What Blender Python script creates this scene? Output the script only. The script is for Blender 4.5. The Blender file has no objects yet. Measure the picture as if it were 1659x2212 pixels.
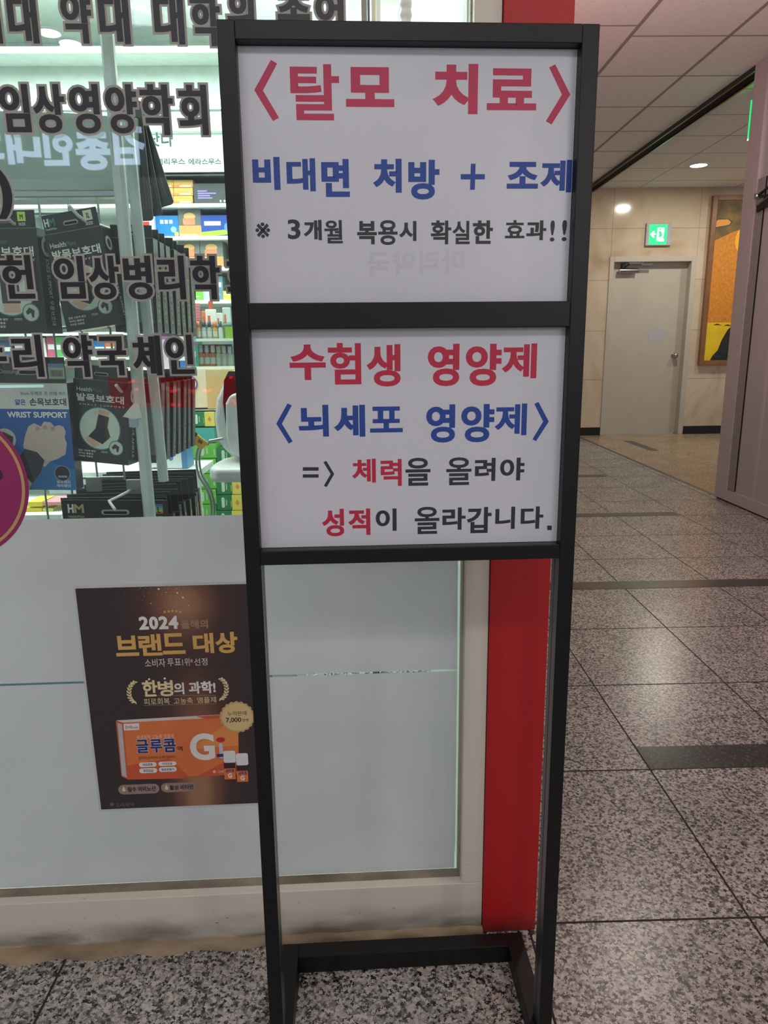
import bpy, bmesh, math, random
from mathutils import Vector, Matrix
random.seed(7)
sc = bpy.context.scene
COL = sc.collection
R = math.radians

# ------------------------------------------------------------------ camera
FPX, CX, CY, EYE = 1530.0, 829.5, 1106.0, Vector((0, 0, 1.2))
AX = Matrix(((0.99967106, -0.01697864, 0.0192222),
             (-0.02258663, -0.227775, 0.97345179),
             (-0.01214955, -0.97356575, -0.22808356)))
cam = bpy.data.cameras.new('camera'); co = bpy.data.objects.new('camera', cam); COL.objects.link(co)
right, down, fwd = AX.col[0], AX.col[1], AX.col[2]
co.matrix_world = Matrix((( right[0], -down[0], -fwd[0], EYE[0]),
                          ( right[1], -down[1], -fwd[1], EYE[1]),
                          ( right[2], -down[2], -fwd[2], EYE[2]), (0, 0, 0, 1)))
cam.sensor_fit = 'HORIZONTAL'; cam.sensor_width = 36.0
cam.lens = FPX / 1659.0 * 36.0
cam.clip_start = 0.02
sc.camera = co

# ------------------------------------------------------------------ look
sc.view_settings.view_transform = 'Standard'
sc.view_settings.look = 'None'
sc.view_settings.gamma = 1.0
sc.view_settings.use_curve_mapping = False
sc.view_settings.exposure = 0.0

# ------------------------------------------------------------------ world
w = bpy.data.worlds.new('world'); sc.world = w; w.use_nodes = True
w.node_tree.nodes['Background'].inputs[0].default_value = (0.86, 0.93, 1.0, 1)
w.node_tree.nodes['Background'].inputs[1].default_value = 0.42

def area(name, loc, target, power, size, color=(1, 1, 1), shape='DISK', size_y=None, spread=None):
    l = bpy.data.lights.new(name, 'AREA'); l.energy = power; l.size = size; l.color = color; l.shape = shape
    if size_y: l.size_y = size_y
    if spread: l.spread = R(spread)
    o = bpy.data.objects.new(name, l); COL.objects.link(o); o.location = loc
    d = Vector(target) - Vector(loc)
    o.rotation_euler = d.to_track_quat('-Z', 'Y').to_euler()
    return o
CEIL = 3.075
WARM = (1.0, 0.93, 0.82)
# corridor downlights (the discs are built with their fittings below)
DOWN = [(1.80, 4.15), (3.62, 8.25), (1.9, 0.6), (0.2, -1.6), (-1.6, -1.5), (4.95, 8.35), (1.9, -1.9), (-3.6, -1.5)]
POW = [10, 25, 11, 12, 9, 17, 12, 5]
for (x, y), p_ in zip(DOWN, POW):
    area('downlight_lamp', (x, y, CEIL - 0.03), (x, y, 0), p_, 0.16, WARM)
# pharmacy ceiling panels
for (x, y, p_) in ((-1.3, 2.7, 30), (-0.3, 2.3, 13), (-2.6, 2.4, 20)):
    area('shop_lamp', (x, y, 2.76), (x, y, 0), p_, 1.1, (0.95, 1.0, 0.975), 'SQUARE')
# red backlit fascia above the shop window
area('fascia_lamp', (0.25, 0.95, 2.45), (1.3, 2.8, 3.2), 14, 0.6, (1.0, 0.30, 0.33), 'RECTANGLE', 0.3)
area('pink_uplight_lamp', (0.50, 3.6, 2.40), (1.7, 4.6, 3.075), 38, 3.0, (1.0, 0.80, 0.80), 'RECTANGLE', 0.3)  # added pink uplight for the corridor ceiling, no source in view
# added fill lamp below the hall ceiling, kept out of the window's reflection
area('hall_fill_lamp', (-0.5, -1.5, 3.04), (-0.3, 0.6, 0.6), 13, 1.2, (0.88, 0.93, 1.0), 'RECTANGLE', 0.6)

# added lamp that brightens the corridor ceiling, out of the window's mirror line
area('ceiling_fill_lamp', (2.0, -2.7, 2.1), (1.8, 5.2, 3.2), 17, 1.6, (1.0, 0.95, 0.93), 'RECTANGLE', 0.5)
area('shop_cove_lamp', (-0.9, 3.1, 2.25), (-0.9, 2.7, 3.0), 42, 1.6, (0.92, 1.0, 0.96), 'RECTANGLE', 0.3)

# ------------------------------------------------------------------ materials
def lin(c):
    r = []
    for v in c[:3]:
        v = v / 255.0
        r.append(v / 12.92 if v <= 0.04045 else ((v + 0.055) / 1.055) ** 2.4)
    return tuple(r) + (1,)
MATS = {}
def mat(name, c, rough=0.5, metal=0.0, var=0.06, scale=30, bump=0.0, emit=None, estr=1.0, spec=0.5, coat=0.0):
    if name in MATS: return MATS[name]
    m = bpy.data.materials.new(name); m.use_nodes = True
    nt = m.node_tree; b = nt.nodes['Principled BSDF']
    tc = nt.nodes.new('ShaderNodeTexCoord'); n = nt.nodes.new('ShaderNodeTexNoise')
    n.inputs['Scale'].default_value = scale; n.inputs['Detail'].default_value = 4
    nt.links.new(tc.outputs['Object'], n.inputs['Vector'])
    r = nt.nodes.new('ShaderNodeValToRGB')
    base = lin(c)
    r.color_ramp.elements[0].position = 0.3; r.color_ramp.elements[1].position = 0.7
    r.color_ramp.elements[0].color = tuple(v * (1 - var) for v in base[:3]) + (1,)
    r.color_ramp.elements[1].color = tuple(min(1, v * (1 + var)) for v in base[:3]) + (1,)
    nt.links.new(n.outputs['Fac'], r.inputs['Fac']); nt.links.new(r.outputs['Color'], b.inputs['Base Color'])
    b.inputs['Roughness'].default_value = rough; b.inputs['Metallic'].default_value = metal
    b.inputs['Specular IOR Level'].default_value = spec
    b.inputs['Coat Weight'].default_value = coat; b.inputs['Coat Roughness'].default_value = 0.08
    if bump:
        bp = nt.nodes.new('ShaderNodeBump'); bp.inputs['Strength'].default_value = bump; bp.inputs['Distance'].default_value = 0.002
        nt.links.new(n.outputs['Fac'], bp.inputs['Height']); nt.links.new(bp.outputs['Normal'], b.inputs['Normal'])
    if emit:
        b.inputs['Emission Color'].default_value = lin(emit); b.inputs['Emission Strength'].default_value = estr
    MATS[name] = m
    return m
def nodes(m): return m.node_tree, m.node_tree.nodes, m.node_tree.links, m.node_tree.nodes['Principled BSDF']
def ramp(nt, stops, interp='LINEAR'):
    r = nt.nodes.new('ShaderNodeValToRGB'); cr = r.color_ramp; cr.interpolation = interp
    while len(cr.elements) < len(stops): cr.elements.new(0.5)
    for e, (p, c) in zip(cr.elements, stops): e.position = p; e.color = lin(c)
    return r
def granite(name, stops, tint=(255, 255, 255), rough=0.27, scale=185):
    m = bpy.data.materials.new(name); m.use_nodes = True; nt, N, L, b = nodes(m)
    tc = N.new('ShaderNodeTexCoord')
    nz = N.new('ShaderNodeTexNoise'); nz.inputs['Scale'].default_value = 260; nz.inputs['Detail'].default_value = 2
    L.new(tc.outputs['Object'], nz.inputs['Vector'])
    mx = N.new('ShaderNodeMixRGB'); mx.inputs[0].default_value = 0.012
    L.new(tc.outputs['Object'], mx.inputs[1]); L.new(nz.outputs['Color'], mx.inputs[2])
    v = N.new('ShaderNodeTexVoronoi'); v.inputs['Scale'].default_value = scale
    L.new(mx.outputs[0], v.inputs['Vector'])
    sp = N.new('ShaderNodeSeparateColor'); L.new(v.outputs['Color'], sp.inputs[0])
    r = ramp(nt, stops, 'CONSTANT'); L.new(sp.outputs[0], r.inputs['Fac'])
    n2 = N.new('ShaderNodeTexNoise'); n2.inputs['Scale'].default_value = 3.5; n2.inputs['Detail'].default_value = 6
    L.new(tc.outputs['Object'], n2.inputs['Vector'])
    r2 = ramp(nt, [(0.3, (222, 222, 222)), (0.7, (255, 255, 255))]); L.new(n2.outputs['Fac'], r2.inputs['Fac'])
    mm = N.new('ShaderNodeMixRGB'); mm.blend_type = 'MULTIPLY'; mm.inputs[0].default_value = 1
    L.new(r.outputs[0], mm.inputs[1]); L.new(r2.outputs[0], mm.inputs[2])
    L.new(mm.outputs[0], b.inputs['Base Color'])
    b.inputs['Roughness'].default_value = rough
    MATS[name] = m; return m
granite('granite', [(0.0, (28, 28, 28)), (0.1, (70, 69, 68)), (0.26, (124, 122, 119)), (0.46, (170, 167, 163)), (0.76, (196, 193, 188))])
granite('granite_tan', [(0.0, (72, 58, 44)), (0.12, (128, 108, 84)), (0.3, (164, 142, 112)), (0.5, (180, 158, 128)), (0.8, (196, 176, 146))])
granite('granite_dark', [(0.0, (42, 42, 42)), (0.3, (54, 54, 54)), (0.5, (62, 62, 62)), (0.8, (74, 74, 74)), (0.95, (96, 96, 96))])

def marble():
    m = bpy.data.materials.new('marble'); m.use_nodes = True; nt, N, L, b = nodes(m)
    tc = N.new('ShaderNodeTexCoord')
    n = N.new('ShaderNodeTexNoise'); n.inputs['Scale'].default_value = 1.6; n.inputs['Detail'].default_value = 9; n.inputs['Distortion'].default_value = 1.4
    L.new(tc.outputs['Object'], n.inputs['Vector'])
    r = ramp(nt, [(0.30, (178, 156, 126)), (0.45, (196, 180, 154)), (0.60, (204, 189, 164)), (0.75, (190, 170, 142))])
    L.new(n.outputs['Fac'], r.inputs['Fac']); L.new(r.outputs[0], b.inputs['Base Color'])
    b.inputs['Roughness'].default_value = 0.12; MATS['marble'] = m
marble()
def ceiling_mat():
    m = bpy.data.materials.new('ceiling_tile'); m.use_nodes = True; nt, N, L, b = nodes(m)
    tc = N.new('ShaderNodeTexCoord'); v = N.new('ShaderNodeTexVoronoi'); v.inputs['Scale'].default_value = 26
    L.new(tc.outputs['Object'], v.inputs['Vector'])
    r = ramp(nt, [(0.0, (96, 92, 90)), (0.045, (120, 116, 113)), (0.09, (224, 218, 214)), (1.0, (230, 224, 220))])
    L.new(v.outputs['Distance'], r.inputs['Fac']); L.new(r.outputs[0], b.inputs['Base Color'])
    b.inputs['Roughness'].default_value = 0.9; MATS['ceiling_tile'] = m
ceiling_mat()
def dirty_paint(name, c, grime, z0, z1):
    """painted metal with scuffs and grime near the foot (object-space height)"""
    m = bpy.data.materials.new(name); m.use_nodes = True; nt, N, L, b = nodes(m)
    tc = N.new('ShaderNodeTexCoord'); sx = N.new('ShaderNodeSeparateXYZ'); L.new(tc.outputs['Object'], sx.inputs[0])
    mr = N.new('ShaderNodeMapRange'); mr.inputs[1].default_value = z0; mr.inputs[2].default_value = z1
    mr.inputs[3].default_value = 1; mr.inputs[4].default_value = 0; L.new(sx.outputs['Z'], mr.inputs[0])
    n = N.new('ShaderNodeTexNoise'); n.inputs['Scale'].default_value = 14; n.inputs['Detail'].default_value = 8
    mp = N.new('ShaderNodeMapping'); mp.inputs['Scale'].default_value = (0.6, 1, 2.2)
    L.new(tc.outputs['Object'], mp.inputs[0]); L.new(mp.outputs[0], n.inputs['Vector'])
    mu = N.new('ShaderNodeMath'); mu.operation = 'MULTIPLY'; L.new(mr.outputs[0], mu.inputs[0]); L.new(n.outputs['Fac'], mu.inputs[1])
    r = ramp(nt, [(0.0, (0, 0, 0)), (0.12, (40, 40, 40)), (0.48, (235, 235, 235))]); L.new(mu.outputs[0], r.inputs['Fac'])
    n2 = N.new('ShaderNodeTexNoise'); n2.inputs['Scale'].default_value = 90; n2.inputs['Detail'].default_value = 5
    L.new(mp.outputs[0], n2.inputs['Vector'])
    r2 = ramp(nt, [(0.27, tuple(int(v * 0.72) for v in c)), (0.31, c), (1, c)]); L.new(n2.outputs['Fac'], r2.inputs['Fac'])
    mx = N.new('ShaderNodeMixRGB'); L.new(r.outputs[0], mx.inputs[0]); L.new(r2.outputs[0], mx.inputs[1]); mx.inputs[2].default_value = lin(grime)
    L.new(mx.outputs[0], b.inputs['Base Color']); b.inputs['Roughness'].default_value = 0.5
    MATS[name] = m; return m
dirty_paint('frame_paint', (214, 208, 196), (92, 80, 62), 0.0, 0.10)
dirty_paint('sill_dirty', (168, 158, 140), (80, 70, 54), 0.0, 0.4)
dirty_paint('mortar', (176, 156, 124), (84, 70, 50), -0.02, 0.08)
dirty_paint('red_paint', (176, 24, 30), (84, 26, 26), 0.0, 0.06)

def glass_mat(name, tint, ior=1.5, gloss=1.0):
    m = bpy.data.materials.new(name); m.use_nodes = True; nt = m.node_tree; N = nt.nodes; L = nt.links
    N.clear(); out = N.new('ShaderNodeOutputMaterial'); t = N.new('ShaderNodeBsdfTransparent'); t.inputs[0].default_value = tint
    g = N.new('ShaderNodeBsdfGlossy'); g.inputs['Roughness'].default_value = 0.0
    f = N.new('ShaderNodeFresnel'); ge = N.new('ShaderNodeNewGeometry'); io = N.new('ShaderNodeMapRange')
    io.inputs[3].default_value = ior; io.inputs[4].default_value = 1 / ior; L.new(ge.outputs['Backfacing'], io.inputs[0]); L.new(io.outputs[0], f.inputs[0])
    mx = N.new('ShaderNodeMixShader'); L.new(f.outputs[0], mx.inputs[0]); L.new(t.outputs[0], mx.inputs[1]); L.new(g.outputs[0], mx.inputs[2])
    L.new(mx.outputs[0], out.inputs[0]); MATS[name] = m; return m
glass_mat('window_glass', (0.955, 0.988, 0.976, 1), 1.5)
glass_mat('acrylic', (0.86, 0.90, 0.88, 1), 1.3)
def film_mat():
    m = bpy.data.materials.new('frosted_film'); m.use_nodes = True; nt, N, L, b = nodes(m)
    tc = N.new('ShaderNodeTexCoord'); n = N.new('ShaderNodeTexNoise'); n.inputs['Scale'].default_value = 5; n.inputs['Detail'].default_value = 6
    L.new(tc.outputs['Object'], n.inputs['Vector'])
    r = ramp(nt, [(0.3, (198, 203, 208)), (0.7, (210, 214, 218))]); L.new(n.outputs['Fac'], r.inputs['Fac'])
    L.new(r.outputs[0], b.inputs['Base Color']); b.inputs['Roughness'].default_value = 0.28
    out = [x for x in N if x.type == 'OUTPUT_MATERIAL'][0]
    tl = N.new('ShaderNodeBsdfTranslucent'); tl.inputs[0].default_value = (0.82, 0.86, 0.88, 1)
    mx = N.new('ShaderNodeMixShader'); mx.inputs[0].default_value = 0.12
    L.new(b.outputs[0], mx.inputs[1]); L.new(tl.outputs[0], mx.inputs[2]); L.new(mx.outputs[0], out.inputs[0])
    MATS['frosted_film'] = m
film_mat()
def emis(name, c, s):
    if name in MATS: return MATS[name]
    m = bpy.data.materials.new(name); m.use_nodes = True; nt, N, L, b = nodes(m)
    b.inputs['Base Color'].default_value = lin(c); b.inputs['Emission Color'].default_value = lin(c); b.inputs['Emission Strength'].default_value = s
    MATS[name] = m; return m
SOLID = {}
def C(r, g, b, rough=0.5, coat=0.0):
    k = 'print_%02x%02x%02x_%d_%d' % (r, g, b, int(rough * 100), int(coat * 10))
    return mat(k, (r, g, b), rough, var=0.03, scale=60, coat=coat)
M = lambda n: MATS[n]
mat('black_metal', (11, 12, 14), 0.42, 0.0, var=0.05, scale=300, bump=0.03, spec=0.35)
mat('groove', (6, 6, 7), 0.9)
mat('inner_metal', (74, 76, 80), 0.3, 0.6)
mat('sign_paper', (206, 207, 216), 0.30, var=0.015, scale=6)
mat('steel', (170, 170, 172), 0.22, 1.0)
mat('dark_steel', (60, 60, 64), 0.35, 0.8)
mat('door_paint', (184, 178, 164), 0.42, var=0.04, scale=5)
mat('door_reveal', (120, 112, 104), 0.6)
mat('partition', (170, 163, 163), 0.35, 0.2, var=0.04, scale=4)
mat('partition_trim', (184, 174, 176), 0.32, 0.3, var=0.03)
mat('grey_strip', (128, 124, 120), 0.5)
mat('black_base', (14, 13, 14), 0.25)
mat('grout', (40, 38, 36), 0.8)
mat('ceiling_joint', (150, 140, 137), 0.8)
mat('wood', (128, 86, 52), 0.4, var=0.18, scale=9)
mat('shop_wall', (206, 222, 214), 0.6)
mat('shop_white', (226, 236, 230), 0.5)
mat('rack_metal', (168, 180, 176), 0.3, 0.5)
mat('header_board', (160, 184, 174), 0.25, var=0.03, scale=3)
mat('post_acrylic', (186, 202, 200), 0.25)
mat('card_grey', (72, 80, 80), 0.45)
mat('box_black', (34, 37, 35), 0.3, coat=0.4)
mat('box_edge', (120, 116, 104), 0.4)
mat('white_plastic', (222, 228, 228), 0.3)

# ------------------------------------------------------------------ geometry helpers
WM = {}
def link(o): COL.objects.link(o); return o
def tag(o, label=None, cat=None, group=None, kind=None):
    if label: o['label'] = label
    if cat: o['category'] = cat
    if group: o['group'] = group
    if kind: o['kind'] = kind
    return o
def empty(name, loc=(0, 0, 0), rot=None):
    o = bpy.data.objects.new(name, None); o.empty_display_size = 0.05
    m = Matrix.Translation(Vector(loc))
    if rot is not None: m = m @ rot.to_4x4()
    o.matrix_world = m; WM[o] = m; return link(o)
class Plane:
    def __init__(s, o, ux, uz, n):
        s.o, s.ux, s.uz, s.n = Vector(o), Vector(ux).normalized(), Vector(uz).normalized(), Vector(n).normalized()
    def shift(s, d): return Plane(s.o + s.n * d, s.ux, s.uz, s.n)
    def p(s, x, z, off=0.0): return s.o + s.ux * x + s.uz * z + s.n * off
    def at(s, px, py):
        r = AX @ Vector((px - CX, py - CY, FPX)); t = (s.o - EYE).dot(s.n) / r.dot(s.n)
        q = EYE + r * t - s.o; return q.dot(s.ux), q.dot(s.uz)
    def bb(s, x0, y0, x1, y1):
        xm, ym = (x0 + x1) / 2, (y0 + y1) / 2
        return s.at(x0, ym)[0], s.at(xm, y1)[1], s.at(x1, ym)[0], s.at(xm, y0)[1]
def facing(Y): return Plane((0, Y, 0), (1, 0, 0), (0, 0, 1), (0, -1, 0))
GL = {}
def glyph(word):
    if word in GL: return GL[word]
    c = bpy.data.curves.new('t', 'FONT'); c.body = word; c.size = 1; c.resolution_u = 4
    o = bpy.data.objects.new('t', c); link(o)
    dg = bpy.context.evaluated_depsgraph_get(); dg.update()
    me = bpy.data.meshes.new_from_object(o.evaluated_get(dg))
    bm = bmesh.new(); bm.from_mesh(me); bmesh.ops.remove_doubles(bm, verts=bm.verts, dist=1e-5)
    vs = [(v.co.x, v.co.y) for v in bm.verts]; bm.verts.index_update()
    fs = []; edges = {}
    for f in bm.faces:
        ids = [v.index for v in f.verts]
        a = sum(vs[ids[i]][0] * vs[ids[(i + 1) % len(ids)]][1] - vs[ids[(i + 1) % len(ids)]][0] * vs[ids[i]][1] for i in range(len(ids)))
        if a < 0: ids.reverse()
        fs.append(ids)
        for i in range(len(ids)): edges[(ids[i], ids[(i + 1) % len(ids)])] = 1
    be = [e for e in edges if (e[1], e[0]) not in edges]
    bm.free(); bpy.data.objects.remove(o); bpy.data.curves.remove(c); bpy.data.meshes.remove(me)
    GL[word] = (vs, fs, be); return GL[word]
class MB:
    def __init__(s): s.v = []; s.f = []; s.m = []; s.mats = []; s.sm = []
    def mi(s, m):
        if isinstance(m, str): m = MATS[m]
        if m not in s.mats: s.mats.append(m)
        return s.mats.index(m)
    def add(s, vs, fs, m, smooth=False):
        k = len(s.v); s.v += [Vector(v) for v in vs]; i = s.mi(m)
        for f in fs: s.f.append([k + a for a in f]); s.m.append(i); s.sm.append(smooth)
    def box(s, a, b, m, frame=None):
        (x0, y0, z0), (x1, y1, z1) = a, b
        vs = [(x0, y0, z0), (x1, y0, z0), (x1, y1, z0), (x0, y1, z0), (x0, y0, z1), (x1, y0, z1), (x1, y1, z1), (x0, y1, z1)]
        if frame: vs = [frame.p(v[0], v[2], -v[1]) for v in vs]
        s.add(vs, [(0, 3, 2, 1), (4, 5, 6, 7), (0, 1, 5, 4), (1, 2, 6, 5), (2, 3, 7, 6), (3, 0, 4, 7)], m)
    def poly(s, pl, pts, off, m, thick=0.0):
        a = sum(pts[i][0] * pts[(i + 1) % len(pts)][1] - pts[(i + 1) % len(pts)][0] * pts[i][1] for i in range(len(pts)))
        if a < 0: pts = pts[::-1]
        n = len(pts); top = [pl.p(x, z, off) for x, z in pts]
        if not thick: s.add(top, [tuple(range(n))], m); return
        bot = [pl.p(x, z, off - thick) for x, z in pts]
        s.add(top + bot, [tuple(range(n)), tuple(range(2 * n - 1, n - 1, -1))] + [(i, i + n, (i + 1) % n + n, (i + 1) % n) for i in range(n)], m)
    def rect(s, pl, x0, z0, x1, z1, off, m): s.poly(pl, [(x0, z0), (x1, z0), (x1, z1), (x0, z1)], off, m)
    def disc(s, pl, cx, cz, r, off, m, n=40, rz=None, thick=0): s.poly(pl, [(cx + r * math.cos(6.28319 * i / n), cz + (rz or r) * math.sin(6.28319 * i / n)) for i in range(n)], off, m, thick)
    def ring(s, pl, cx, cz, r0, r1, off, m, n=64):
        vs = []; fs = []
        for i in range(n):
            a = 6.2831853 * i / n; vs += [pl.p(cx + r0 * math.cos(a), cz + r0 * math.sin(a), off), pl.p(cx + r1 * math.cos(a), cz + r1 * math.sin(a), off)]
            j = (i + 1) % n; fs.append((2 * i, 2 * i + 1, 2 * j + 1, 2 * j))
        s.add(vs, fs, m)
    def rrect(s, pl, x0, z0, x1, z1, r, off, m, thick=0, n=6):
        pts = []
        for cx, cz, a0 in ((x1 - r, z1 - r, 0), (x0 + r, z1 - r, 90), (x0 + r, z0 + r, 180), (x1 - r, z0 + r, 270)):
            for i in range(n + 1): a = R(a0 + 90 * i / n); pts.append((cx + r * math.cos(a), cz + r * math.sin(a)))
        s.poly(pl, pts, off, m, thick)
    def text(s, pl, word, bb, off, m, bold=0.0, slant=0.0, rise=0.0):
        """word fitted into the box bb; bold widens every stroke by that many metres a side"""
        vs, fs, be = glyph(word)
        bx_, bz_ = bold if isinstance(bold, tuple) else (bold, bold)
        x0, z0, x1, z1 = bb; x0 += bx_; z0 += bz_; x1 -= bx_; z1 -= bz_
        ax, bx = min(v[0] for v in vs), max(v[0] for v in vs); az, bz = min(v[1] for v in vs), max(v[1] for v in vs)
        sx = (x1 - x0) / max(1e-6, bx - ax); sz = (z1 - z0) / max(1e-6, bz - az)
        P = [(x0 + (v[0] - ax) * sx, z0 + (v[1] - az) * sz) for v in vs]
        def T(q): return (q[0] + (q[1] - z0) * slant, q[1] + (q[0] - x0) * rise)
        s.add([pl.p(*T(q), off) for q in P], [tuple(f) for f in fs], m)
        if bx_ <= 0: return
        nrm = {}; pv = {}; nx = {}
        for a, b in be:
            dx, dz = P[b][0] - P[a][0], P[b][1] - P[a][1]; L = math.hypot(dx, dz) or 1e-9
            nrm[(a, b)] = (dz / L, -dx / L); nx.setdefault(a, []).append((a, b)); pv.setdefault(b, []).append((a, b))
        k = 0
        for (a, b), (nx_, nz_) in nrm.items():
            k += 1; o2 = off - 1e-5 * (1 + k % 5)
            q = [P[a], (P[a][0] + nx_ * bx_, P[a][1] + nz_ * bz_), (P[b][0] + nx_ * bx_, P[b][1] + nz_ * bz_), P[b]]
            s.add([pl.p(*T(p), o2) for p in q], [(0, 1, 2, 3)], m)
            for e2 in nx.get(b, ()):
                n2 = nrm[e2]; cr = nx_ * n2[1] - nz_ * n2[0]
                if cr > 0.02:
                    d = 1 + nx_ * n2[0] + nz_ * n2[1]
                    if d < 0.35: mi_ = [(nx_, nz_), n2]
                    else: mi_ = [(nx_, nz_), ((nx_ + n2[0]) / d, (nz_ + n2[1]) / d), n2]
                    q = [P[b]] + [(P[b][0] + u * bx_, P[b][1] + v_ * bz_) for u, v_ in mi_]
                    s.add([pl.p(*T(p), o2 - 5e-6) for p in q], [tuple(range(len(q)))], m)
    def tube(s, pts, r, m, n=10, cap=True):
        pts = [Vector(p) for p in pts]; rs = r if isinstance(r, (list, tuple)) else [r] * len(pts)
        vs = []; up = Vector((0.13, 0.31, 0.94))
        for i, p in enumerate(pts):
            d = (pts[min(i + 1, len(pts) - 1)] - pts[max(i - 1, 0)]).normalized()
            a = d.cross(up); a = a.normalized() if a.length > 0.05 else d.cross(Vector((1, 0, 0))).normalized(); b = d.cross(a)
            for k in range(n): t = 6.28319 * k / n; vs.append(p + (a * math.cos(t) + b * math.sin(t)) * rs[i])
        fs = [(i * n + k, i * n + (k + 1) % n, (i + 1) * n + (k + 1) % n, (i + 1) * n + k) for i in range(len(pts) - 1) for k in range(n)]
        s.add(vs, fs, m, True)
        if cap: s.add(vs[:n], [tuple(range(n))[::-1]], m); s.add(vs[-n:], [tuple(range(n))], m)
    def lathe(s, c, prof, m, n=24, axis='Z', cap=True):
        vs = []; c = Vector(c)
        for r, h in prof:
            for k in range(n):
                t = 6.28319 * k / n; a, b = r * math.cos(t), r * math.sin(t)
                vs.append(c + (Vector((a, b, h)) if axis == 'Z' else Vector((a, h, b)) if axis == 'Y' else Vector((h, a, b))))
        fs = [(i * n + k, i * n + (k + 1) % n, (i + 1) * n + (k + 1) % n, (i + 1) * n + k) for i in range(len(prof) - 1) for k in range(n)]
        s.add(vs, fs, m, True)
        if not cap: return
        if prof[0][0] > 1e-4: s.add(vs[:n], [tuple(range(n))], m)
        if prof[-1][0] > 1e-4: s.add(vs[-n:], [tuple(range(n))], m)
    def build(s, name, parent=None, world=True, bevel=0.0, seg=2, fix=True, loc=None):
        base = Vector(loc) if loc is not None else None
        vs = s.v
        if parent is not None and world: inv = WM[parent].inverted(); vs = [inv @ v for v in vs]
        if base is not None: vs = [v - base for v in vs]
        me = bpy.data.meshes.new(name); me.from_pydata([tuple(v) for v in vs], [], s.f)
        for m in s.mats: me.materials.append(m)
        me.polygons.foreach_set('material_index', s.m); me.polygons.foreach_set('use_smooth', s.sm)
        me.update()
        if fix:
            bm = bmesh.new(); bm.from_mesh(me); bmesh.ops.recalc_face_normals(bm, faces=bm.faces); bm.to_mesh(me); bm.free()
        o = link(bpy.data.objects.new(name, me))
        if parent is not None: o.parent = parent; WM[o] = WM[parent]
        else:
            WM[o] = Matrix.Translation(base) if base is not None else Matrix.Identity(4); o.matrix_world = WM[o]
        if bevel:
            bv = o.modifiers.new('bevel', 'BEVEL'); bv.width = bevel; bv.segments = seg; bv.limit_method = 'ANGLE'
        return o
def struct(o): o['kind'] = 'structure'; return o
def copy_tree(o, parent=None):
    c = o.copy(); COL.objects.link(c)
    if parent: c.parent = parent
    for ch in list(o.children): copy_tree(ch, c)
    return c

# ================================================================== SETTING
XS = 0.31     # the shop's end wall
# floor: one slab of granite, brown bay, dark bands and joints
mb = MB()
mb.box((-5, -3.4, -0.05), (2.765, 9.6, 0), 'granite')
mb.box((2.765, -3.4, -0.05), (6.6, 9.6, 0), 'granite_tan')
XJ = [0.795 + 0.4755 * k for k in range(-9, 5)]
YJ = [1.26, 1.805, 2.325, 2.84, 3.345, 3.845, 4.345, 4.86, 5.36, 5.89, 6.395, 6.9, 7.4, 7.92, 8.42, 8.93, 0.75, 0.24, -0.27, -0.78, -1.3]
for x in XJ: mb.box((x - 0.0024, -3.4, 0), (x + 0.0024, 9.4, 0.0004), 'grout')
for y in YJ: mb.box((-5, y - 0.0024, 0), (2.75, y + 0.0024, 0.0005), 'grout')
for x in [2.765 + 0.6 * k for k in range(1, 7)]: mb.box((x - 0.0015, -3.4, 0), (x + 0.0015, 9.4, 0.0004), C(150, 128, 98))
for y in [5.5 + 0.6 * k for k in range(0, 7)]: mb.box((2.78, y - 0.0015, 0), (6.6, y + 0.0015, 0.0005), C(150, 128, 98))
for (x0, x1, y0, y1) in ((0.797, 2.75, 1.805, 1.922), (-1.6, 2.75, 3.345, 3.456), (-1.6, 2.208, 4.862, 4.964), (-1.6, 2.2, 6.397, 6.50), (-1.6, 2.2, 7.93, 8.03)):
    mb.box((x0, y0, 0), (x1, y1, 0.0008), 'granite_dark')
mb.box((3.2, 7.95, 0), (3.31, 8.83, 0.0008), 'granite_dark')
mb.box((2.752, 5.3, 0), (2.79, 9.42, 0.0009), C(78, 74, 66))
struct(mb.build('floor'))
# ceiling
mb = MB()
mb.box((-5, -2.2, CEIL), (6.6, 9.6, CEIL + 0.05), 'ceiling_tile')
GX = [1.68 + 0.63 * k for k in range(-2, 2)]
for x in GX: mb.box((x - 0.012, -2.2, CEIL - 0.002), (x + 0.012, 9.4, CEIL), 'ceiling_joint')
for k in range(-10, 7):
    y = 4.97 + 0.68 * k
    mb.box((1.68, y - 0.008, CEIL - 0.0015), (2.72, y + 0.008, CEIL), 'ceiling_joint')
    if k < 1: mb.box((0.3, y - 0.158, CEIL - 0.0015), (1.68, y - 0.142, CEIL), 'ceiling_joint')
    else: mb.box((0.3, y - 0.008, CEIL - 0.0015), (1.68, y + 0.008, CEIL), 'ceiling_joint')
for k in range(7): mb.box((2.85, 5.3 + 0.62 * k, CEIL - 0.0015), (6.6, 5.31 + 0.62 * k, CEIL), C(150, 142, 132))
for x in (3.4, 4.6): mb.box((x, 5.3, CEIL - 0.0015), (x + 0.008, 9.4, CEIL), C(150, 142, 132))
struct(mb.build('ceiling'))
# dark metal channel between the two ceilings
mb = MB()
Y0, Y1 = -4.9, 9.4
mb.box((2.735, Y0, CEIL - 0.035), (2.75, Y1, CEIL), 'dark_steel')
mb.box((2.75, Y0, CEIL - 0.012), (2.80, Y1, CEIL - 0.002), 'steel')
mb.box((2.80, Y0, CEIL - 0.035), (2.812, Y1, CEIL), 'dark_steel')
mb.box((2.812, Y0, CEIL - 0.05), (2.83, Y1, CEIL), 'black_base')
struct(mb.build('trim_1'))
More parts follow.
